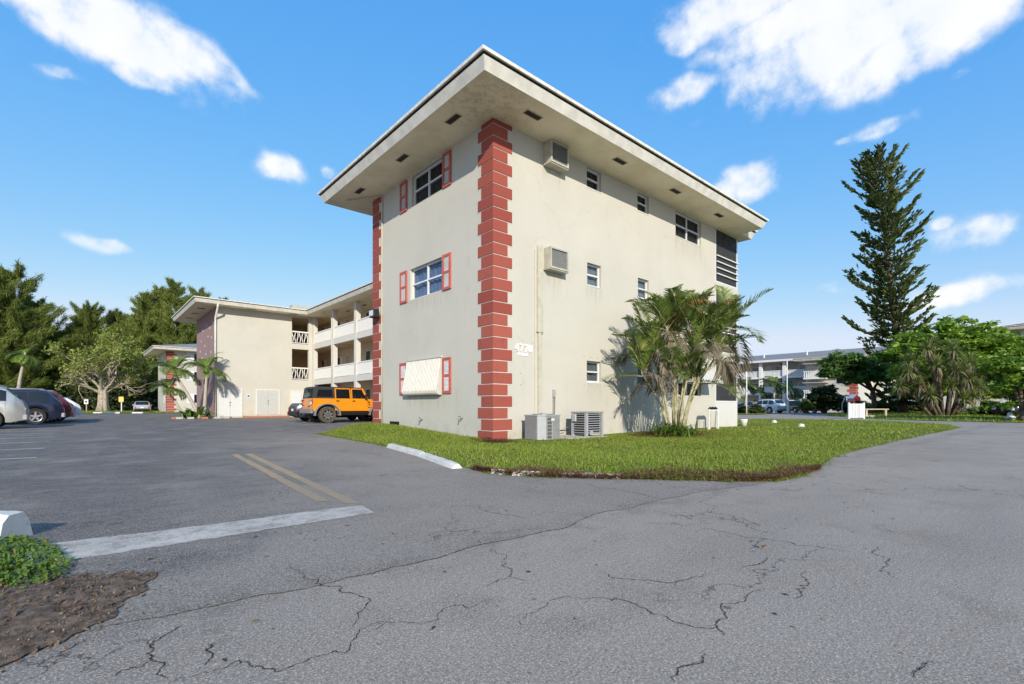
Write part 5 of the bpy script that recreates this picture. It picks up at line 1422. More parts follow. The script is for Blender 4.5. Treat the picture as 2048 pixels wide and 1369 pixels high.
# ---- pale half-bare broad tree at the back of the car park
def bare_tree():
    rg = np.random.default_rng(91); base = np.array(at(206, 67.5)); t = thing('broad_tree', 'pale wide branching half bare tree behind the far wheel stop', 'tree', tuple(base))
    tr = MB(); tw = MB(); tips = []
    for k in range(6):
        a = k * 1.05; tr.tube([tuple(base + np.array([math.cos(a) * .55, math.sin(a) * .55, -.05])), tuple(base + np.array([math.cos(a) * .32, math.sin(a) * .32, 1.0])), tuple(base + np.array([math.cos(a) * .26, math.sin(a) * .26, 3.4]))], [.34, .30, .24], 8)
    def grow(p, d, l, r, lev):
        pts = [p]; q = p.copy(); dd = d.copy()
        for i in range(4):
            dd = dd + rg.normal(0, .13, 3) + np.array([0, 0, .03]); dd /= np.linalg.norm(dd); q = q + dd * l / 4; pts.append(q.copy())
        (tr if lev < 2 else tw).tube([tuple(x) for x in pts], [r, r * .9, r * .8, r * .7, r * .6], 7 if lev < 2 else 4, cap=False)
        if lev >= 3: tips.append((q, dd)); tips.append((pts[2], dd))
        if lev < 5:
            for j in range(3 if lev < 3 else 2):
                b = pts[2 + (j % 3)] if j < 2 else pts[4]
                nd = dd + rg.normal(0, .58, 3); nd[2] = nd[2] * .8 + .14; nd /= np.linalg.norm(nd)
                grow(b.copy(), nd, l * rg.uniform(.62, .85), r * .56, lev + 1)
    for a, e, l in ((.3, 1.1, 2.9), (1.6, 1.05, 2.8), (2.9, .9, 2.8), (4.2, 1.0, 2.8), (5.3, .9, 2.9), (.9, 1.4, 3.3), (3.6, .75, 2.1), (6.0, .7, 2.1)):
        d = np.array([math.cos(a) * math.cos(e), math.sin(a) * math.cos(e), math.sin(e)]); grow(base + np.array([math.cos(a) * .2, math.sin(a) * .2, 2.9 + .3 * math.sin(a * 3)]), d, l, .20, 0)
    tr.build('trunk', M['bark_pale'], t, smooth=True); tw.build('twigs', M['bark_pale'], t)
    T = np.array([p for p, d in tips]); z = T[:, 2]; keep = T[rg.random(len(T)) < np.clip((z - 5.2) / 5.0, .05, 1.0)]
    soup('foliage', cards(rg, keep, 9, .095, 1.9, .3, (.36, .36, .26)), 4, M['olive'], parent=t)
bare_tree()

# ---- Norfolk-type tall pine across the road
def norfolk():
    rg = np.random.default_rng(61); base = np.array(at(1806, 50, .12)); H_ = 25.6
    t = thing('tall_araucaria', 'very tall slightly leaning pine with whorled upturned branches across the road', 'tree', tuple(base))
    def axis(s): return base + np.array([0, 0, H_ * s]) + XC * (-2.8 * s ** 1.2)
    MB().tube([tuple(axis(k / 10)) for k in range(11)], [.48, .42, .38, .34, .30, .26, .22, .17, .12, .08, .03], 9).build('trunk', M['bark'], t, smooth=True)
    lm = MB(); out = []
    nW = 40
    for i in range(nW):
        s = .05 + .945 * (i / (nW - 1)); r0 = 2.75 + 1.6 * (1 - s) if s > .30 else 4.1 - (.30 - s) * 3
        r0 *= (.85 + .25 * math.sin(i * 1.7)) if s < .93 else (1.0 - (s - .93) * 6)
        if s > .84: r0 = max(.6, 3.0 * math.sqrt(max(0, 1 - ((s - .84) / .165) ** 1.5)))
        nb = 7 if s < .9 else 9
        for k in range(nb):
            a = k * 2 * math.pi / nb + i * .55 + rg.uniform(-.25, .25); r = r0 * rg.uniform(.42, 1.18)
            if rg.random() < .20: continue
            h = np.array([math.cos(a), math.sin(a), 0.0]); p0 = axis(s); lift = .02 + .30 * s + (.7 * (s - .84) / .16 if s > .84 else 0)
            P_ = [p0 + h * r * q + np.array([0, 0, r * (lift * q - .22 * math.sin(q * math.pi) + .18 * q ** 3)]) for q in (0, .25, .5, .75, 1)]
            lm.tube([tuple(q) for q in P_], [.05, .04, .03, .02, .01], 4, cap=False)
            m = int(14 + 19 * r)
            q = np.clip(rg.beta(2.0, .9, m), .15, 1.0) * 4; ii = np.minimum(q.astype(int), 3); f = (q - ii)[:, None]
            PA = np.array(P_); c = PA[ii] * (1 - f) + PA[ii + 1] * f
            sd = np.array([-h[1], h[0], 0]); off = rg.normal(0, .14 + .05 * r, m)[:, None]
            c = c + sd * off + np.array([0, 0, .06])
            d = h * .55 + sd * np.sign(off) * .35 + np.array([0, 0, .45]) + rg.normal(0, .18, (m, 3)); d /= np.linalg.norm(d, axis=1)[:, None]
            l = rg.uniform(.22, .46, m)[:, None]; b = np.cross(d, rg.normal(0, 1, (m, 3))); b /= np.linalg.norm(b, axis=1)[:, None]; w = rg.uniform(.06, .105, m)[:, None]
            out.append(np.stack([c - d * l * .6, c + b * w + d * l * .3, c + d * l, c - b * w + d * l * .3], 1).reshape(-1, 3))
            b2 = np.cross(d, b); out.append(np.stack([c - d * l * .6, c + b2 * w + d * l * .3, c + d * l, c - b2 * w + d * l * .3], 1).reshape(-1, 3))
    lm.build('limb', M['bark'], t)
    soup('foliage', np.concatenate(out), 4, M['araucaria'], parent=t)
norfolk()
# ---- spreading feathery trees and shrubs on the right
def feathery(name, label, px, Z, crowns, mat, seed, trunk_h, size=.11, dens=1.0, base_z=.12, flat=.55, cat='tree', bark='bark', elong=2.4):
    rg = np.random.default_rng(seed); base = np.array(at(px, Z, base_z)); t = thing(name, label, cat, tuple(base))
    tr = MB(); out = []
    fork = base + np.array([0, 0, trunk_h]); tr.tube([tuple(base), tuple((base + fork) / 2 + XC * .15), tuple(fork)], [.28, .22, .2], 8)
    for ox, od, oz, rx, rz in crowns:     # across, depth, height, radii
        c = base + XC * ox + np.array([.6598, .7514, 0]) * od + np.array([0, 0, oz])
        tr.tube([tuple(fork), tuple((fork + c) / 2 + np.array([0, 0, .3])), tuple(c)], [.13, .09, .03], 6, cap=False)
        n = int(17 * rx * rx * dens) + 9; cen = []
        while len(cen) < n:
            v = rg.normal(0, 1, 3); v /= np.linalg.norm(v); rad = rg.uniform(.35, 1.12)
            if v[2] < -.35: continue
            cen.append(c + v * rad * np.array([rx, rx, rz]) * rg.uniform(.85, 1.12))
        for q in cen[::3]: tr.tube([tuple(c), tuple((c + q) / 2 - np.array([0, 0, .1])), tuple(q)], [.03, .02, .008], 4, cap=False)
        for q in cen:     # each spray is a flattish drooping tuft
            m = 46; az = rg.uniform(0, 6.283); h = np.array([math.cos(az), math.sin(az), -.25])
            pos = q + h * rg.uniform(-.5, .6, m)[:, None] * min(1, rx * .34) + rg.normal(0, 1, (m, 3)) * np.array([.17, .17, .13 * flat]) * (.6 + .25 * rx)
            d = h * .7 + rg.normal(0, .6, (m, 3)); d[:, 2] *= .55; d /= np.linalg.norm(d, axis=1)[:, None]
            b = np.cross(d, np.array([0, 0, 1.0]) + rg.normal(0, .45, (m, 3))); b /= np.linalg.norm(b, axis=1)[:, None] + 1e-9
            s = size * rg.uniform(.6, 1.35, m)[:, None]
            out.append(np.stack([pos - d * s * elong, pos + b * s, pos + d * s * elong, pos - b * s], 1).reshape(-1, 3))
    tr.build('trunk', M[bark], t, smooth=True)
    soup('foliage', np.concatenate(out), 4, M[mat], parent=t)
feathery('spreading_tree', 'wide bright green feathery tree at the right behind the sword leaved clump', 1965, 40, [(-4.6, 1, 5.3, 2.3, 1.5), (-2.2, 0, 5.9, 2.5, 1.7), (.3, 1, 5.6, 2.6, 1.7), (2.4, 0, 4.7, 2.5, 1.6), (-3.4, 1.5, 2.2, 1.9, 1.4), (-1, 1.5, 2.0, 2.0, 1.4), (1.6, .5, 2.0, 1.9, 1.4), (-3.2, -1, 3.9, 2.2, 1.3), (0, -1.5, 3.8, 2.3, 1.5), (3.6, -1, 3.0, 2.2, 1.6), (-5.4, 0, 3.4, 1.7, 1.1), (4.6, 1, 5.0, 2.0, 1.3)], 'feather', 301, 2.6, .10, 1.25)
feathery('spreading_tree', 'dark green feathery tree left of the tall pine, hanging over the white fence', 1745, 47, [(-2.6, 0, 4.6, 1.9, 1.1), (-.6, .5, 4.2, 1.8, 1.1), (-3.9, -.5, 3.7, 1.4, .8), (-1.6, -1, 3.2, 1.5, .8), (1.2, 0, 3.6, 1.6, 1.1)], 'feather_d', 302, 2.2, .085, 1.3)
feathery('leafy_shrub', 'large bright broad leaved shrub at the right edge', 2045, 27, [(-.2, 0, 1.9, 1.15, 1.0), (.9, .4, 2.5, 1.3, 1.2), (-.5, .5, 2.9, .9, .8), (.6, -.2, 1.0, 1.1, .8), (1.6, 0, 1.6, 1.2, 1.1)], 'broad', 303, .6, .085, 1.5, .1, .9, 'shrub', elong=1.25)
feathery('leafy_shrub', 'dark round bush between the sign board and the far balcony', 1648, 58, [(0, 0, 1.7, 1.5, 1.3), (-.9, 0, 1.0, 1.1, .9), (1.1, 0, 1.2, 1.2, 1.0), (.2, .3, 2.6, .9, .7)], 'bush_dark', 304, .6, .11, 1.5, 0, .9, 'shrub')
feathery('leafy_shrub', 'low olive hedge bush beside the sign board', 1612, 57, [(0, 0, .7, .9, .7)], 'olive', 305, .3, .08, 1.5, 0, .9, 'shrub')
for k, (px, Z, w, h, mt, lab) in enumerate(((1690, 60, 1.4, 1.0, 'bush_dark', 'low dark hedge bush in front of the far wing'), (1722, 58, 1.5, 1.1, 'bush_dark', 'low hedge bush left of the tall pine trunk'), (1762, 54, 1.5, .9, 'feather_d', 'low green bush between fence and tall pine trunk'), (1835, 56, 1.6, 1.2, 'bush_dark', 'dark bush right behind the tall pine trunk'), (1990, 38, 1.3, .8, 'feather_d', 'low green bush below the bright feathery tree'), (1495, 50, .7, .6, 'bush_dark', 'small bush at the thin white pole foot'), (1512, 51, .8, .7, 'bush_dark', 'small dark bush right of the thin white pole'))):
    feathery('leafy_shrub', lab, px, Z, [(0, 0, h * .6, w * .7, h * .7), (w * .6, 0, h * .45, w * .5, h * .5), (-w * .6, .3, h * .45, w * .5, h * .5)], mt, 310 + k, .2, .09, 1.6, .08, .9, 'shrub')
# ---- sword-leaved clump (dracaena / pandanus like)
def swords():
    rg = np.random.default_rng(71); base = np.array(at(1888, 36, .12)); t = thing('sword_leaf_clump', 'many stemmed clump with rosettes of long sword leaves and dead skirts, across the road', 'plant', tuple(base))
    live = []; dead = []
    heads = [(-2.6, 3.2, 0), (-1.9, 4.1, .6), (-1.2, 4.9, 0), (-.4, 5.2, .5), (.4, 4.8, -.3), (1.1, 4.3, .4), (1.9, 3.9, 0), (2.3, 3.0, .5), (-2.2, 2.3, -.4), (-.9, 3.6, -.5), (.3, 3.3, -.6), (1.2, 2.7, -.6), (-3.1, 2.2, .2), (2.5, 2.1, 0), (-.2, 2.1, -.8), (-1.5, 1.5, -.6), (1.7, 1.4, -.5), (.6, 1.2, -.9)]
    for ox, h, od in heads:
        b = base + XC * ox * .28 + np.array([.6598, .7514, 0]) * od * .4; top = base + XC * ox + np.array([.6598, .7514, 0]) * od + np.array([0, 0, h])
        mid = (b + top) / 2 + np.array([0, 0, h * .12])
        MB().tube([tuple(b), tuple(mid), tuple(top)], [.13, .09, .07], 7).build('stem', M['bark'], t, smooth=True)
        for i in range(150):
            hang = i > 112; a = rg.uniform(0, 6.283); e = rg.uniform(-.35, 1.45) if not hang else rg.uniform(-1.5, -.7); l = rg.uniform(.8, 1.3) if not hang else rg.uniform(.6, 1.1)
            hh = np.array([math.cos(a), math.sin(a), 0]); s = np.array([-hh[1], hh[0], 0]); p = top.copy()
            for k in range(3):
                q = p + (hh * math.cos(e) + np.array([0, 0, math.sin(e)])) * l / 3; e -= rg.uniform(.15, .5); w0, w1 = (.03, .032, .022)[k], (.032, .022, .002)[k]
                (dead if hang else live).extend([p - s * w0, p + s * w0, q + s * w1, q - s * w1]); p = q
    soup('sword_leaves', live, 4, M['sword'], parent=t); soup('dead_leaves', dead, 4, M['frond_dead'], parent=t)
swords()
# ---- weeds in the near left corner
def weeds():
    rg = np.random.default_rng(81); out = []
    poly = [(-8.9, -4.45), (-7.86, -4.62), (-7.74, -4.80), (-7.66, -5.1), (-7.58, -5.5), (-7.61, -5.86), (-7.72, -6.0), (-7.84, -6.10), (-8.9, -6.9)]
    for i in range(15000):
        x, y = rg.uniform(-8.6, -7.55), rg.uniform(-6.6, -4.45)
        if not inside(poly, x, y): continue
        ed = min(1, edge_dist(poly, x, y) / .35) * (.55 + .45 * math.sin(x * 19) * math.sin(y * 17 + 1)); z = rg.uniform(.01, .035 + .11 * ed)
        if rg.random() > .45 + ed: continue
        a = rg.uniform(0, 6.283); s = rg.uniform(.006, .018); el = rg.uniform(-.3, .9)
        d = np.array([math.cos(a) * math.cos(el), math.sin(a) * math.cos(el), math.sin(el)]); b = np.array([-math.sin(a), math.cos(a), rg.uniform(-.3, .3)]); c = np.array([x, y, z])
        out += [c - d * s, c + b * s * .75, c + d * s * 1.1, c - b * s * .75]
        if i % 4 == 0:
            p = np.array([x, y, 0]); w = np.array([.004, 0, 0]); out += [p - w, p + w, c + w, c - w]
    tag(soup('ground_weeds', out, 4, M['weed']), 'low leafy green weeds beside the white kerb block in the near corner', 'weeds', kind='stuff')
weeds()
# ------------------------------------------------------------------ vehicles
def car_paint(name, col, metal=.35, rough=.28):
    t = NT(name); n = t.noise(3, 3)
    t.base(t.mix(t.rng(n, .3, .7), col, tuple(c * .93 for c in col))).rough(rough).spec(.5)
    t.p.inputs['Metallic'].default_value = metal; t.p.inputs['Coat Weight'].default_value = .7; t.p.inputs['Coat Roughness'].default_value = .05
    return t.m
def wheel(parent, x, y, r, w, side, rim='alloy', tyre='rubber', spokes=5):
    """side = -1/+1 outer direction along y"""
    t = MB(); ri = r * .64
    prof = [(ri, -w / 2 + .01), (r * .93, -w / 2), (r, -w / 2 + .03), (r, w / 2 - .03), (r * .93, w / 2), (ri, w / 2 - .01), (ri * .98, 0), (ri, -w / 2 + .01)]
    t.lathe(prof, (x, y, r), 'y', 28); o = t.build('wheel', M[tyre], parent, smooth=False, world=False)
    rm = MB(); yo = side * (w / 2 - .035)
    rm.lathe([(ri * .99, yo + side * .03), (ri * .88, yo + side * .02), (ri * .86, yo - side * .05), (ri * .2, yo - side * .06), (0, yo - side * .06)], (x, y, r), 'y', 28)
    rr = rm.build('rim', M[rim], o, smooth=True, world=False)
    sp = MB()
    for k in range(spokes):
        a = 2 * math.pi * k / spokes + .3; c, s_ = math.cos(a), math.sin(a); hw = ri * .15
        pts = []
        for q, wd in ((.10, 1.2), (.88, .9)):
            for sgn in (-1, 1): pts.append((x + c * ri * q - s_ * hw * wd * sgn, y + yo + side * .02, r + s_ * ri * q + c * hw * wd * sgn))
        pts2 = [(p[0], p[1] - side * .05, p[2]) for p in pts]
        sp.add(pts + pts2, [(0, 1, 3, 2), (4, 6, 7, 5), (0, 4, 5, 1), (1, 5, 7, 3), (3, 7, 6, 2), (2, 6, 4, 0)])
    sp.lathe([(ri * .2, yo + side * .03), (0, yo + side * .035)], (x, y, r), 'y', 12)
    sp.build('spokes', M['alloy' if rim != 'black_rim' else 'steel'], o, world=False)
    dk = MB().lathe([(ri * .84, yo - side * .045), (0, yo - side * .045)], (x, y, r), 'y', 20).build('rim_well', M['black'], o, world=False)
    return o
M['black_rim'] = M['black']
def interp(tab, x):
    if x <= tab[0][0]: return tab[0][1]
    for (a, p), (b, q) in zip(tab, tab[1:]):
        if x <= b:
            t = (x - a) / (b - a); return p + (q - p) * t
    return tab[-1][1]
def car(name, label, cat, paint, loc, rotz, L_, W_, top, belt, wheels, wr, glass_x, ws, rw, low=.24, roof_w=.78, group=None, trim=None, lamps=True, rail=False, rim='alloy'):
    """x runs from the nose (0) to the tail (L_); top/belt are (x, z) tables; ws/rw = (x0, x1) of windscreen and rear window on the top line"""
    t = thing(name, label, cat, loc, rotz, group)
    xs = sorted({round(k * L_ / 46, 4) for k in range(47)} | {x for x, _ in top} | {x for x, _ in belt} | {wx + d * wr * 1.16 for wx in wheels for d in (-1, -.97, -.85, -.6, -.3, 0, .3, .6, .85, .97, 1)})
    xs = [x for x in xs if 0 <= x <= L_]
    rings = []
    def halfw(x):
        e = min(1.0, min(x, L_ - x) / .55); return W_ / 2 * (.84 + .16 * math.sin(e * math.pi / 2))
    def lowz(x):
        z = low + .10 * max(0, 1 - min(x, L_ - x) / .4)
        for wx in wheels:
            d = abs(x - wx)
            if d < wr * 1.155: z = max(z, wr + math.sqrt(max(0, (wr * 1.155) ** 2 - d * d)))
        return z
    for x in xs:
        h = halfw(x); b, tp = interp(belt, x), interp(top, x); lo = lowz(x); b = max(b, lo + .06); tp = max(tp, b + .02)
        g = min(1, (tp - b) / .45); ht = h * (1 - (1 - roof_w) * g) * (.97 if g < .1 else 1)
        mz = lo + (b - lo) * .45
        half = [(h * .97, lo), (h * 1.0, mz), (h * .985, b - (b - lo) * .12), (h * .955, b), (ht + (h * .955 - ht) * .12, tp - .07 * g - .006), (ht - .07, tp - .012), (ht * .5, tp + .012 * g)]
        rings.append([(x, -y, z) for y, z in half] + [(x, y, z) for y, z in reversed(half)])
    mb = MB(); n = len(rings[0]); fs = []
    for i in range(len(rings) - 1):
        for k in range(n - 1): fs.append((i * n + k, i * n + k + 1, (i + 1) * n + k + 1, (i + 1) * n + k))
    fs += [tuple(range(n)), tuple(range(len(rings) * n - 1, (len(rings) - 1) * n - 1, -1))]
    body = mb.add([p for r in rings for p in r], fs).build('body', paint, t, world=False)
    me = body.data
    for p in me.polygons: p.use_smooth = len(p.vertices) == 4
    try: me.set_sharp_from_angle(angle=R_(32))
    except Exception: pass
    MB().box(.3, L_ - .3, -W_ / 2 * .72, W_ / 2 * .72, low - .03, .62).build('underbody', M['black'], t, world=False)
    def sidep(x, f, s, o=.008):
        h = halfw(x); b, tp = interp(belt, x), interp(top, x); g = min(1, (tp - b) / .45); ht = h * (1 - (1 - roof_w) * g)
        y = h * .955 + (ht + (h * .955 - ht) * .12 - h * .955) * f
        return (x, s * (y + o), b + (tp - .07 * g - b) * f)
    for s in (-1, 1):
        for xa, xb in glass_x:
            k = 6; vs = []
            for i in range(k + 1):
                x = xa + (xb - xa) * i / k; vs += [sidep(x, .10, s), sidep(x, .93, s)]
            MB().add(vs, [(2 * i, 2 * i + 2, 2 * i + 3, 2 * i + 1) for i in range(k)]).build('side_window', M['glass_dark'], t, world=False)
    for nm, (xa, xb) in (('windscreen', ws), ('rear_window', rw)):
        vs = []
        for i in range(5):
            x = xa + (xb - xa) * i / 4; h = halfw(x); b, tp = interp(belt, x), interp(top, x); g = min(1, (tp - b) / .45); ht = h * (1 - (1 - roof_w) * g) - .13
            for q in (-1, -.5, 0, .5, 1): vs.append((x, q * ht, tp + .012 + (.012 * g) * (1 - q * q)))
        sl = (interp(top, xb) - interp(top, xa)) / (xb - xa); o = Vector((-sl, 0, 1)).normalized() * .006
        vs = [(a + o.x, b_, c + o.z) for a, b_, c in vs]
        MB().add(vs, [(i * 5 + j, (i + 1) * 5 + j, (i + 1) * 5 + j + 1, i * 5 + j + 1) for i in range(4) for j in range(4)]).build(nm, M['glass_dark'], t, smooth=True, world=False)
    for wx in wheels:
        for s in (-1, 1): wheel(t, wx, s * (W_ / 2 - .12), wr, .22, s, rim)
        MB().box(wx - wr * 1.1, wx + wr * 1.1, -W_ / 2 + .24, W_ / 2 - .24, .25, wr * 2.1).build('wheel_well', M['black'], t, world=False)
    zb = interp(belt, L_ - .1); zf = interp(belt, .2)
    for s in (-1, 1):
        MB().cbox(L_ - .16, L_ + .012, s * W_ * .365 - .09, s * W_ * .365 + .09, zb - .22, zb - .04, .03).build('tail_lamp', M['red_lamp' if not lamps == 'clear' else 'clear_lamp'], t, world=False)
        MB().cbox(-.012, .16, s * W_ * .36 - .16, s * W_ * .36 + .16, zf - .22, zf - .06, .02).build('headlight', M['clear_lamp'], t, world=False)
        x = ws[0] + .25; p = sidep(x, .1, s); MB().cbox(x - .09, x + .05, min(p[1], p[1] + s * .18), max(p[1], p[1] + s * .18), p[2] + .02, p[2] + .16, .03).build('door_mirror', paint, t, world=False)
        for xa, xb in glass_x[:2]:
            for xg in (xa - .03, xb + .03):
                hh_ = halfw(xg); zl = max(.40, lowz(xg) + .05); zm = interp(belt, xg)
                MB().add([(xg - .008, s * (hh_ * 1.0 + .003), zl), (xg + .008, s * (hh_ * 1.0 + .003), zl), (xg + .008, s * (hh_ * .985 + .006), zm - .06), (xg - .008, s * (hh_ * .985 + .006), zm - .06)], [(0, 1, 2, 3)]).build('door_gap', M['black'], t, world=False)
            p = sidep(xb - .16, .0, s, .012); MB().box(xb - .26, xb - .06, min(p[1], p[1] + s * .02), max(p[1], p[1] + s * .02), p[2] - .13, p[2] - .09).build('door_handle', trim or paint, t, world=False)
    MB().cbox(L_ - .10, L_ + .05, -W_ * .44, W_ * .44, .36, .56, .03).build('rear_bumper', trim or paint, t, world=False)
    MB().cbox(-.05, .12, -W_ * .42, W_ * .42, .30, .52, .03).build('front_bumper', trim or paint, t, world=False)
    MB().box(L_ + .013, L_ + .022, -.16, .16, zb - .34 if zb > .9 else .6, (zb - .34 if zb > .9 else .6) + .13).build('number_plate', M['plate'], t, world=False)
    if rail:
        for s in (-1, 1): MB().tube([(ws[1] + .2, s * (W_ / 2 * roof_w - .06), interp(top, ws[1] + .3) + .0), (ws[1] + .35, s * (W_ / 2 * roof_w - .06), interp(top, ws[1] + .3) + .06), (rw[0] - .2, s * (W_ / 2 * roof_w - .06), interp(top, rw[0] - .2) + .06), (rw[0] - .05, s * (W_ / 2 * roof_w - .06), interp(top, rw[0] - .1))], .018, 6).build('roof_rail', M['steel'], t, smooth=True, world=False)
    return t
SUVT = [(0, .72), (.12, .86), (1.15, 1.02), (1.95, 1.56), (2.3, 1.66), (3.7, 1.68), (4.05, 1.60), (4.52, 1.08), (4.62, .80)]
SUVB = [(0, .70), (.3, .88), (1.2, .98), (4.3, 1.04), (4.62, .78)]
HATB = [(0, .62), (.3, .80), (1.2, .90), (4.1, .98), (4.35, .75)]
HATT = [(0, .64), (.12, .78), (1.05, .92), (1.85, 1.42), (2.2, 1.50), (3.2, 1.48), (3.75, 1.36), (4.25, .98), (4.35, .76)]
SEDT = [(0, .62), (.12, .76), (1.2, .92), (2.0, 1.38), (2.4, 1.45), (3.1, 1.43), (3.85, 1.08), (4.55, 1.04), (4.7, .80)]
SEDB = [(0, .60), (.3, .78), (1.2, .90), (4.4, 1.0), (4.7, .78)]
M['p_silver'] = car_paint('champagne_silver_paint', (.50, .49, .46), .55, .3)
M['p_navy'] = car_paint('dark_blue_paint', (.020, .026, .055), .4, .22)
M['p_burg'] = car_paint('burgundy_paint', (.16, .02, .025), .3, .25)
M['p_white'] = car_paint('white_car_paint', (.70, .71, .71), 0, .3)
M['p_black'] = car_paint('black_car_paint', (.012, .012, .014), .2, .2)
M['p_grey'] = car_paint('pale_grey_paint', (.45, .46, .48), .4, .28)
M['p_red'] = car_paint('red_car_paint', (.30, .02, .02), .1, .3)
M['p_orange'] = car_paint('orange_paint', (.78, .27, .010), 0, .3)
TA = R_(0)
gl = [(1.75, 2.55), (2.62, 3.35), (3.42, 4.08)]
def park(name, label, paint, u_tail, v, T=SUVT, Bt=SUVB, L_=4.62, W_=1.84, wr=.36, **k):
    kw = dict(low=.26, roof_w=.80, rail=True, group='cars parked along the left row'); kw.update(k)
    return car(name, label, 'car', paint, (u_tail - L_, v, 0), 0, L_, W_, T, Bt, (.92, L_ - .98), wr, kw.pop('gl', gl), kw.pop('ws', (1.22, 1.98)), kw.pop('rw', (4.08, 4.46)), **kw)
park('parked_car', 'champagne silver crossover with clear tail lamps, nearest in the left row', M['p_silver'], -9.15, 18.6, lamps='clear', wr=.36, trim=M['p_grey'])
park('parked_car', 'dark blue off-road wagon with tinted glass and red tail lamp', M['p_navy'], -8.15, 23.8, wr=.39, trim=M['p_grey'])
park('parked_car', 'burgundy car just behind the dark blue wagon', M['p_burg'], -7.9, 26.6)
park('parked_car', 'small white hatchback farthest in the left row', M['p_white'], -7.5, 31.2, HATT, HATB, 4.35, 1.76, .32, rw=(3.75, 4.2), gl=[(1.7, 2.45), (2.52, 3.5)], rail=False)
park('parked_car', 'silver grey car wedged behind the burgundy one', M['p_grey'], -7.75, 28.9, HATT, HATB, 4.35, 1.76, .32, rw=(3.75, 4.2), gl=[(1.7, 2.45), (2.52, 3.5)], rail=False)
# hatchback facing the wood at the far end (tail towards us)
p = at(283, 62)
car('parked_car', 'pale grey hatchback parked facing the trees at the far end', 'car', M['p_grey'], (p[0] + .4, p[1] + 4.0, 0), R_(-95), 4.35, 1.8, HATT, HATB, (.85, 3.45), .34, [(1.7, 2.45), (2.52, 3.5)], (1.12, 1.9), (3.72, 4.22), trim=M['black'])
# black saloon beyond the orange off-roader
car('parked_car', 'black saloon mostly hidden behind the orange off-roader, red lamp showing', 'car', M['p_black'], (1.45 + 4.7, 19.7, 0), R_(180), 4.7, 1.82, SEDT, SEDB, (.9, 3.75), .33, [(1.8, 2.6), (2.68, 3.35)], (1.28, 2.05), (3.15, 3.8), trim=M['black'])
# across the road
p = at(1549, 59)
car('parked_car', 'white estate off-roader with dark glass parked across the road', 'car', M['p_white'], (p[0] + 1.6, p[1] + 3.6, 0), R_(-108), 4.62, 1.9, SUVT, SUVB, (.92, 3.64), .37, gl, (1.22, 1.98), (4.08, 4.46), rail=True, trim=M['p_grey'])
p = at(1508, 63)
car('parked_car', 'dark blue pickup like car beside the thin white pole', 'car', M['p_navy'], (p[0] + 1.8, p[1] + 3.2, 0), R_(-112), 4.7, 1.85, SEDT, SEDB, (.9, 3.75), .34, [(1.8, 2.6), (2.68, 3.35)], (1.28, 2.05), (3.15, 3.8))
p = at(1478, 66)
car('parked_car', 'dark car with pale bumper next to the porch screen', 'car', M['p_navy'], (p[0] + 1.8, p[1] + 3.4, 0), R_(-112), 4.7, 1.85, SEDT, SEDB, (.9, 3.75), .34, [(1.8, 2.6), (2.68, 3.35)], (1.28, 2.05), (3.15, 3.8), trim=M['p_white'])
p = at(1638, 62)
car('parked_car', 'red car tail half hidden by the dark round bush', 'car', M['p_red'], (p[0] + 1.6, p[1] + 3.4, 0), R_(-110), 4.35, 1.78, HATT, HATB, (.85, 3.45), .33, [(1.7, 2.45), (2.52, 3.5)], (1.12, 1.9), (3.72, 4.22))
p = at(2040, 33)
car('parked_car', 'black car with alloy wheel peeping out below the right edge shrub', 'car', M['p_black'], (p[0] + .2, p[1] + .9, .1), R_(-48), 4.7, 1.82, SEDT, SEDB, (.9, 3.75), .34, [(1.8, 2.6), (2.68, 3.35)], (1.28, 2.05), (3.15, 3.8))

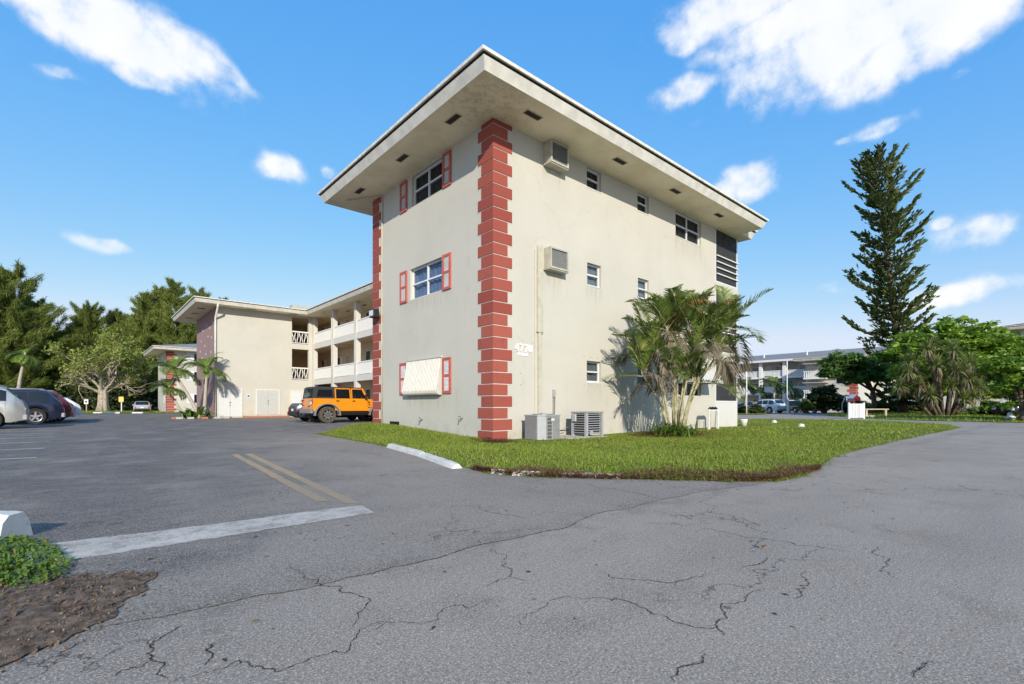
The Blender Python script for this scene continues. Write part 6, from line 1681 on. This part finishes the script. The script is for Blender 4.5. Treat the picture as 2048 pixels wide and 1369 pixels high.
# ---- the orange off-roader, nose towards the gallery block
def offroader():
    t = thing('off_road_car', 'boxy orange off-road car with dark hardtop and big dusty tyres', 'car', (1.35, 16.95, 0), 0)
    O, Y0, Y1 = M['p_orange'], -.80, .80        # x from the tail, y across (minus is towards the camera)
    bk = plain('hardtop_black', (.035, .036, .04), .55, var=.1)
    fl = plain('grey_fender', (.20, .205, .21), .6, var=.12)
    zb, zt = .78, 1.28
    # tub with arch cut-outs
    def side_poly(x0, x1, z0, z1, arcs):
        pts = [(x0, z1), (x0, z0)]
        for cx, r, cz in arcs:
            a0 = math.asin(min(1, (z0 - cz) / r)); 
            for k in range(13):
                a = math.pi - a0 - (math.pi - 2 * a0) * k / 12; pts.append((cx + r * math.cos(a), cz + r * math.sin(a)))
        pts += [(x1, z0), (x1, z1)]
        return pts
    wr = .43; rx, fx_ = .72, 3.68
    poly = side_poly(0, 2.95, .62, zt, [(rx, .56, .43)])
    mb = MB()
    for y in (Y0, Y1): mb.add([(x, y, z) for x, z in poly], [tuple(range(len(poly)))])
    mb.add([(0, Y0, .62), (0, Y1, .62), (0, Y1, zt), (0, Y0, zt)], [(0, 1, 2, 3)]); mb.add([(0, Y0, zt), (0, Y1, zt), (2.95, Y1, zt), (2.95, Y0, zt)], [(0, 1, 2, 3)])
    mb.build('body', O, t, world=False)
    # bonnet, grille, cowl
    bn = MB(); bn.add([(2.95, -.74, .62), (4.25, -.58, .62), (4.25, .58, .62), (2.95, .74, .62), (2.95, -.74, 1.27), (4.25, -.58, 1.16), (4.25, .58, 1.16), (2.95, .74, 1.27)], [(0, 1, 5, 4), (1, 2, 6, 5), (2, 3, 7, 6), (4, 5, 6, 7), (3, 0, 4, 7)]); bn.build('bonnet', O, t, world=False)
    MB().box(2.8, 2.951, -.795, .795, 1.0, 1.281).build('cowl', O, t, world=False)
    gr = MB()
    for k in range(7): gr.box(4.25, 4.26, -.36 + k * .11, -.30 + k * .11, .80, 1.10)
    gr.build('grille', M['black'], t, world=False)
    for s in (-1, 1): MB().lathe([(.10, 0), (.10, .02), (0, .03)], (4.25, s * .47, .98), 'x', 16).build('headlight', M['clear_lamp'], t, world=False)
    # doors: panels slightly proud, windows
    for s, y in ((-1, Y0), (1, Y1)):
        for x0, x1 in ((1.12, 1.98), (2.00, 2.90)):
            d = MB(); d.box(x0, x1, min(y, y + s * .018), max(y, y + s * .018), .66, zt + .002)
            dd = d.build('door', O, t, world=False, bevel=.012)
            xt = x1 if x1 < 2.5 else 2.66
            fr = MB(); e = .07; yo, yi = y + s * .012, y - s * .03; inn = .09   # upper frame leans in
            def q(x, z): return (x, y + s * .008 - s * inn * (z - zt) / .55, z)
            def bar(p0, p1, w=.035):
                a, b = Vector(q(*p0)), Vector(q(*p1)); fr.tube([a, b], w, 4)
            bar((x0 + .03, zt), (x0 + .03, 1.80)); bar((x0 + .03, 1.80), (xt - .05, 1.80)); bar((x1 - .03, zt), (xt - .04, 1.80))
            fr.build('window_frame', O, dd, world=False)
            MB().add([q(x0 + .05, zt + .01), q(x1 - .05, zt + .01), q(xt - .06, 1.78), q(x0 + .05, 1.78)], [(0, 1, 2, 3)]).build('side_window', M['glass_dark'], dd, world=False)
            MB().cbox(x0 + .06, x0 + .22, min(y + s * .018, y + s * .05), max(y + s * .018, y + s * .05), 1.13, 1.18, .01).build('door_handle', M['black'], dd, world=False)
        MB().box(2.93, 2.97, min(y + s * .001, y + s * .02), max(y + s * .001, y + s * .02), 1.08, 1.14).build('hinge', M['black'], t, world=False)
        MB().tube([(2.72, y + s * .02, 1.32), (2.74, y + s * .14, 1.36)], .015, 5).build('mirror_arm', M['black'], t, world=False)
        MB().cbox(2.68, 2.78, min(y + s * .12, y + s * .28), max(y + s * .12, y + s * .28), 1.30, 1.50, .03).build('door_mirror', M['black'], t, world=False)
        # flares
        for cx in (rx, fx_):
            f = MB(); vs = []
            for k in range(13):
                a = math.pi * (1.02 - 1.04 * k / 12)
                for r_, yy in ((.545, y - s * .06), (.60, y + s * .13), (.645, y + s * .13), (.655, y - s * .06)):
                    ex = 1.0 if abs(math.cos(a)) < .8 else 1.0
                    zz = .43 + r_ * math.sin(a) * .92; vs.append((cx + r_ * math.cos(a) * 1.05, yy, zz))
            f.add(vs, [(k * 4 + j, k * 4 + (j + 1) % 4, (k + 1) * 4 + (j + 1) % 4, (k + 1) * 4 + j) for k in range(12) for j in range(4)])
            f.add([vs[0], vs[1], vs[2], vs[3]], [(0, 1, 2, 3)]); f.add(vs[-4:], [(3, 2, 1, 0)])
            f.build('fender_flare', fl, t, smooth=False, world=False)
        MB().tube([(1.28, y + s * .02, .52), (3.05, y + s * .02, .52)], .045, 8).build('side_step', M['black'], t, world=False)
        MB().cbox(-.03, .02, s * .74 - .055, s * .74 + .055, 1.02, 1.24, .01).build('tail_lamp', M['red_lamp'], t, world=False)
    # hardtop
    ht = MB()
    def hp(x, s, z): return (x + (.07 * (z - zt) / .55 if x < .5 else 0), s * (.80 - .09 * (z - zt) / .55), z)
    for s in (-1, 1):
        ht.add([hp(0, s, zt + .001), hp(1.12, s, zt + .001), hp(1.12, s, 1.83), hp(0, s, 1.83)], [(0, 1, 2, 3)])
    ht.add([hp(0, -1, zt), hp(0, 1, zt), hp(0, 1, 1.83), hp(0, -1, 1.83)], [(0, 1, 2, 3)])
    ht.add([hp(0, -1, 1.83), hp(0, 1, 1.83), (.18, .62, 1.895), (.18, -.62, 1.895)], [(0, 1, 2, 3)])
    ht.add([(.18, -.62, 1.895), (.18, .62, 1.895), (2.60, .60, 1.885), (2.60, -.60, 1.885)], [(0, 1, 2, 3)])
    for s in (-1, 1): ht.add([hp(0, s, 1.83), (2.70, s * .70, 1.83), (2.60, s * .60, 1.885), (.18, s * .62, 1.895)], [(0, 1, 2, 3)])
    ht.build('hardtop', bk, t, world=False)
    for s in (-1, 1):
        o = .006
        def w_(x, z): p = hp(x, s, z); return (p[0], p[1] + s * o, p[2])
        MB().add([w_(.16, zt + .08), w_(1.0, zt + .08), w_(1.0, 1.74), w_(.22, 1.74)], [(0, 1, 2, 3)]).build('rear_side_window', M['glass_dark'], t, world=False)
    MB().add([(.002, -.62, zt + .05), (.002, .62, zt + .05), (.058, .58, 1.77), (.058, -.58, 1.77)], [(0, 1, 2, 3)]).build('rear_window', M['glass_dark'], t, world=False)
    MB().add([(2.96, -.66, 1.29), (2.96, .66, 1.29), (2.69, .60, 1.83), (2.69, -.60, 1.83)], [(0, 1, 2, 3)]).build('windscreen', M['glass_dark'], t, world=False)
    fr = MB()
    for s in (-1, 1): fr.tube([(2.97, s * .70, 1.27), (2.68, s * .64, 1.84)], .04, 5)
    fr.tube([(2.68, -.64, 1.84), (2.68, .64, 1.84)], .035, 5); fr.build('windscreen_frame', O, t, world=False)
    # tail details
    MB().cbox(-.14, .0, -.86, .86, .52, .74, .03).build('rear_bumper', fl, t, world=False)
    MB().cbox(4.25, 4.42, -.75, .75, .50, .68, .03).build('front_bumper', fl, t, world=False)
    MB().box(-.012, -.001, -.60, -.36, .96, 1.12).build('number_plate', M['plate'], t, world=False); MB().box(-.006, .001, -.64, -.32, .92, 1.16).build('plate_holder', M['black'], t, world=False)
    MB().box(-.01, .0, -.28, -.04, .84, .90).build('badge', M['black'], t, world=False)
    for z in (.90, 1.16): MB().cbox(-.05, .001, .62, .78, z, z + .05, .01).build('tailgate_hinge', M['black'], t, world=False)
    MB().box(.35, 4.1, -.5, .5, .38, .64).build('chassis', M['black'], t, world=False)
    for x in (rx, fx_): MB().tube([(x, -.75, .43), (x, .75, .43)], .06, 8).build('axle', M['black'], t, world=False); MB().lathe([(.0, -.16), (.13, -.1), (.16, 0), (.13, .1), (0, .16)], (x, -.1, .43), 'y', 12).build('differential', M['black'], t, world=False)
    MB().tube([(.2, .3, .5), (-.1, .3, .48)], .035, 8).build('exhaust', M['steel'], t, world=False)
    for x in (rx, fx_):
        for s in (-1, 1): wheel(t, x, s * .78, wr, .30, s, 'black_rim', 'rubber_dusty', 8)
        MB().box(x - .5, x + .5, -.62, .62, .5, 1.0).build('wheel_well', M['black'], t, world=False)
    # side decals
    for x, z, w, h in ((3.02, 1.05, .05, .07), (3.04, .93, .06, .06), (2.98, .80, .14, .03)):
        y = -.775 if x > 2.95 else -.80
        MB().box(x, x + w, -.752, -.742, z, z + h).build('decal', M['black'], t, world=False)
offroader()

# ------------------------------------------------------------------ small street things
def sign_post(name, label, p, h, w, hh, face_mat, post_mat='wood', rot=-41.28, print_mat=None):
    t = thing(name, label, 'sign', p, R_(rot))
    MB().box(-.05, .05, -.04, .04, 0, h).build('post', M[post_mat], t, world=False)
    b = MB().box(-w / 2, w / 2, -.07, -.045, h - hh, h).build('panel', M[face_mat], t, world=False)
    if print_mat: MB().box(-w * .22, w * .22, -.074, -.0705, h - hh * .7, h - hh * .3).build('print', M[print_mat], b, world=False)
sign_post('notice_sign', 'small white square sign on a post beside the pale tree', at(173, 65.5), 1.75, .55, .62, 'white', 'wood', print_mat='black')
sign_post('notice_sign', 'small yellow board on a post right of the pale tree', at(243, 63), 2.05, .62, .66, 'yellow_sign', 'white')
t = thing('sign_board', 'grey green notice board between two white posts across the road', 'sign', at(1588, 57), R_(-41.28))
for x in (-.72, .72): MB().box(x - .09, x + .09, -.09, .09, 0, 1.72).build('post', M['white'], t, world=False)
b = MB().box(-.62, .62, -.04, .04, .88, 1.48).build('board', plain('board_green', (.10, .15, .14), .5, var=.3, scale=9), t, world=False)
for z in (.80, 1.49): MB().box(-.62, .62, -.05, .05, z, z + .07).build('board_rail', M['white'], b, world=False)
for px, Z, top, lab in ((1493, 49, 4.3, 'thin white pole on the verge right of the porch'), (1574, 58, 6.2, 'tall white pole beside the white estate car'), (1684, 56, 2.2, 'short thin grey pole left of the white fence panel')):
    o = MB().tube([at(px, Z, 0), at(px, Z, top * .5), at(px + (8 if px == 1684 else 0), Z, top)], .06, 8).build('slender_pole', M['white'], smooth=True); tag(o, lab, 'pole', 'slender poles across the road')
    o.data.materials[0] = M['white']
t = thing('fence_panel', 'short white slatted picket panel standing by the cross road', 'fence', at(1713, 34), R_(-41.28))
for k in range(9): MB().box(-.48 + k * .105, -.405 + k * .105, -.02, .02, .06, 1.05).build('slat', M['white'], t, world=False)
for z in (.16, .97): MB().box(-.5, .5, .021, .05, z, z + .07).build('rail', M['white'], t, world=False)
for x in (-.53, .50): MB().box(x - .05, x + .05, -.04, .06, 0, 1.12).build('post', M['white'], t, world=False)
MB().box(.18, .48, -.05, -.021, .10, 1.0).build('end_board', M['white'], t, world=False)
t = thing('post_box', 'box with red and dark blue pitched roof on a white post behind the fence panel', 'post box', at(1708, 40), R_(-41.28))
MB().box(-.06, .06, -.06, .06, 0, 1.25).build('post', M['white'], t, world=False)
MB().extr([(-.3, 1.27), (.3, 1.27), (.3, 1.55), (0, 1.8), (-.3, 1.55)], 1, -.32, .32).build('box', M['p_red'], t, world=False)
MB().add([(-.36, -.38, 1.50), (.02, -.38, 1.84), (.02, .38, 1.84), (-.36, .38, 1.50)], [(0, 1, 2, 3)]).build('roof_panel', M['white'], t, world=False)
MB().add([(-.38, -.40, 1.44), (-.2, -.40, 1.60), (-.2, .40, 1.60), (-.38, .40, 1.44)], [(0, 1, 2, 3)]).build('roof_stripe', M['blue_sign'], t, world=False)
t = thing('timber_bench', 'low weathered timber rail on posts left of the tall pine trunk', 'bench', at(1752, 37, .1), R_(-41.28))
MB().cbox(-.9, .9, -.1, .1, .50, .58, .01).build('rail', M['wood'], t, world=False)
for x in (-.75, .7): MB().box(x - .07, x + .07, -.07, .07, 0, .499).build('leg', M['wood'], t, world=False)
MB().cbox(-1.1, -.3, -.35, -.1, -.02, .07, .02).build('foot_slab', M['concrete'], t, world=False)
r = random.Random(8); mb = MB()
x, y, z = at(2021, 28, .08)
mb.lathe([(0, 0), (.20, .02), (.22, .15), (.12, .27), (.13, .36), (.05, .45), (0, .46)], (x, y, z), n=10); mb.v = [(a + r.uniform(-.05, .05), b + r.uniform(-.05, .05), c + r.uniform(-.02, .02)) for a, b, c in mb.v]
tag(mb.build('garden_ornament', M['white'], smooth=True), 'lumpy white garden ornament on the grass near the right edge', 'ornament')
# dried leaf on the road
x, y = -4.35, -8.02
tag(MB().add([(x, y, .012), (x + .03, y - .02, .03), (x + .05, y + .02, .014), (x + .02, y + .03, .035)], [(0, 1, 2), (0, 2, 3)]).build('dry_leaf', M['frond_orange']), 'single curled brown leaf lying on the road', 'leaf')
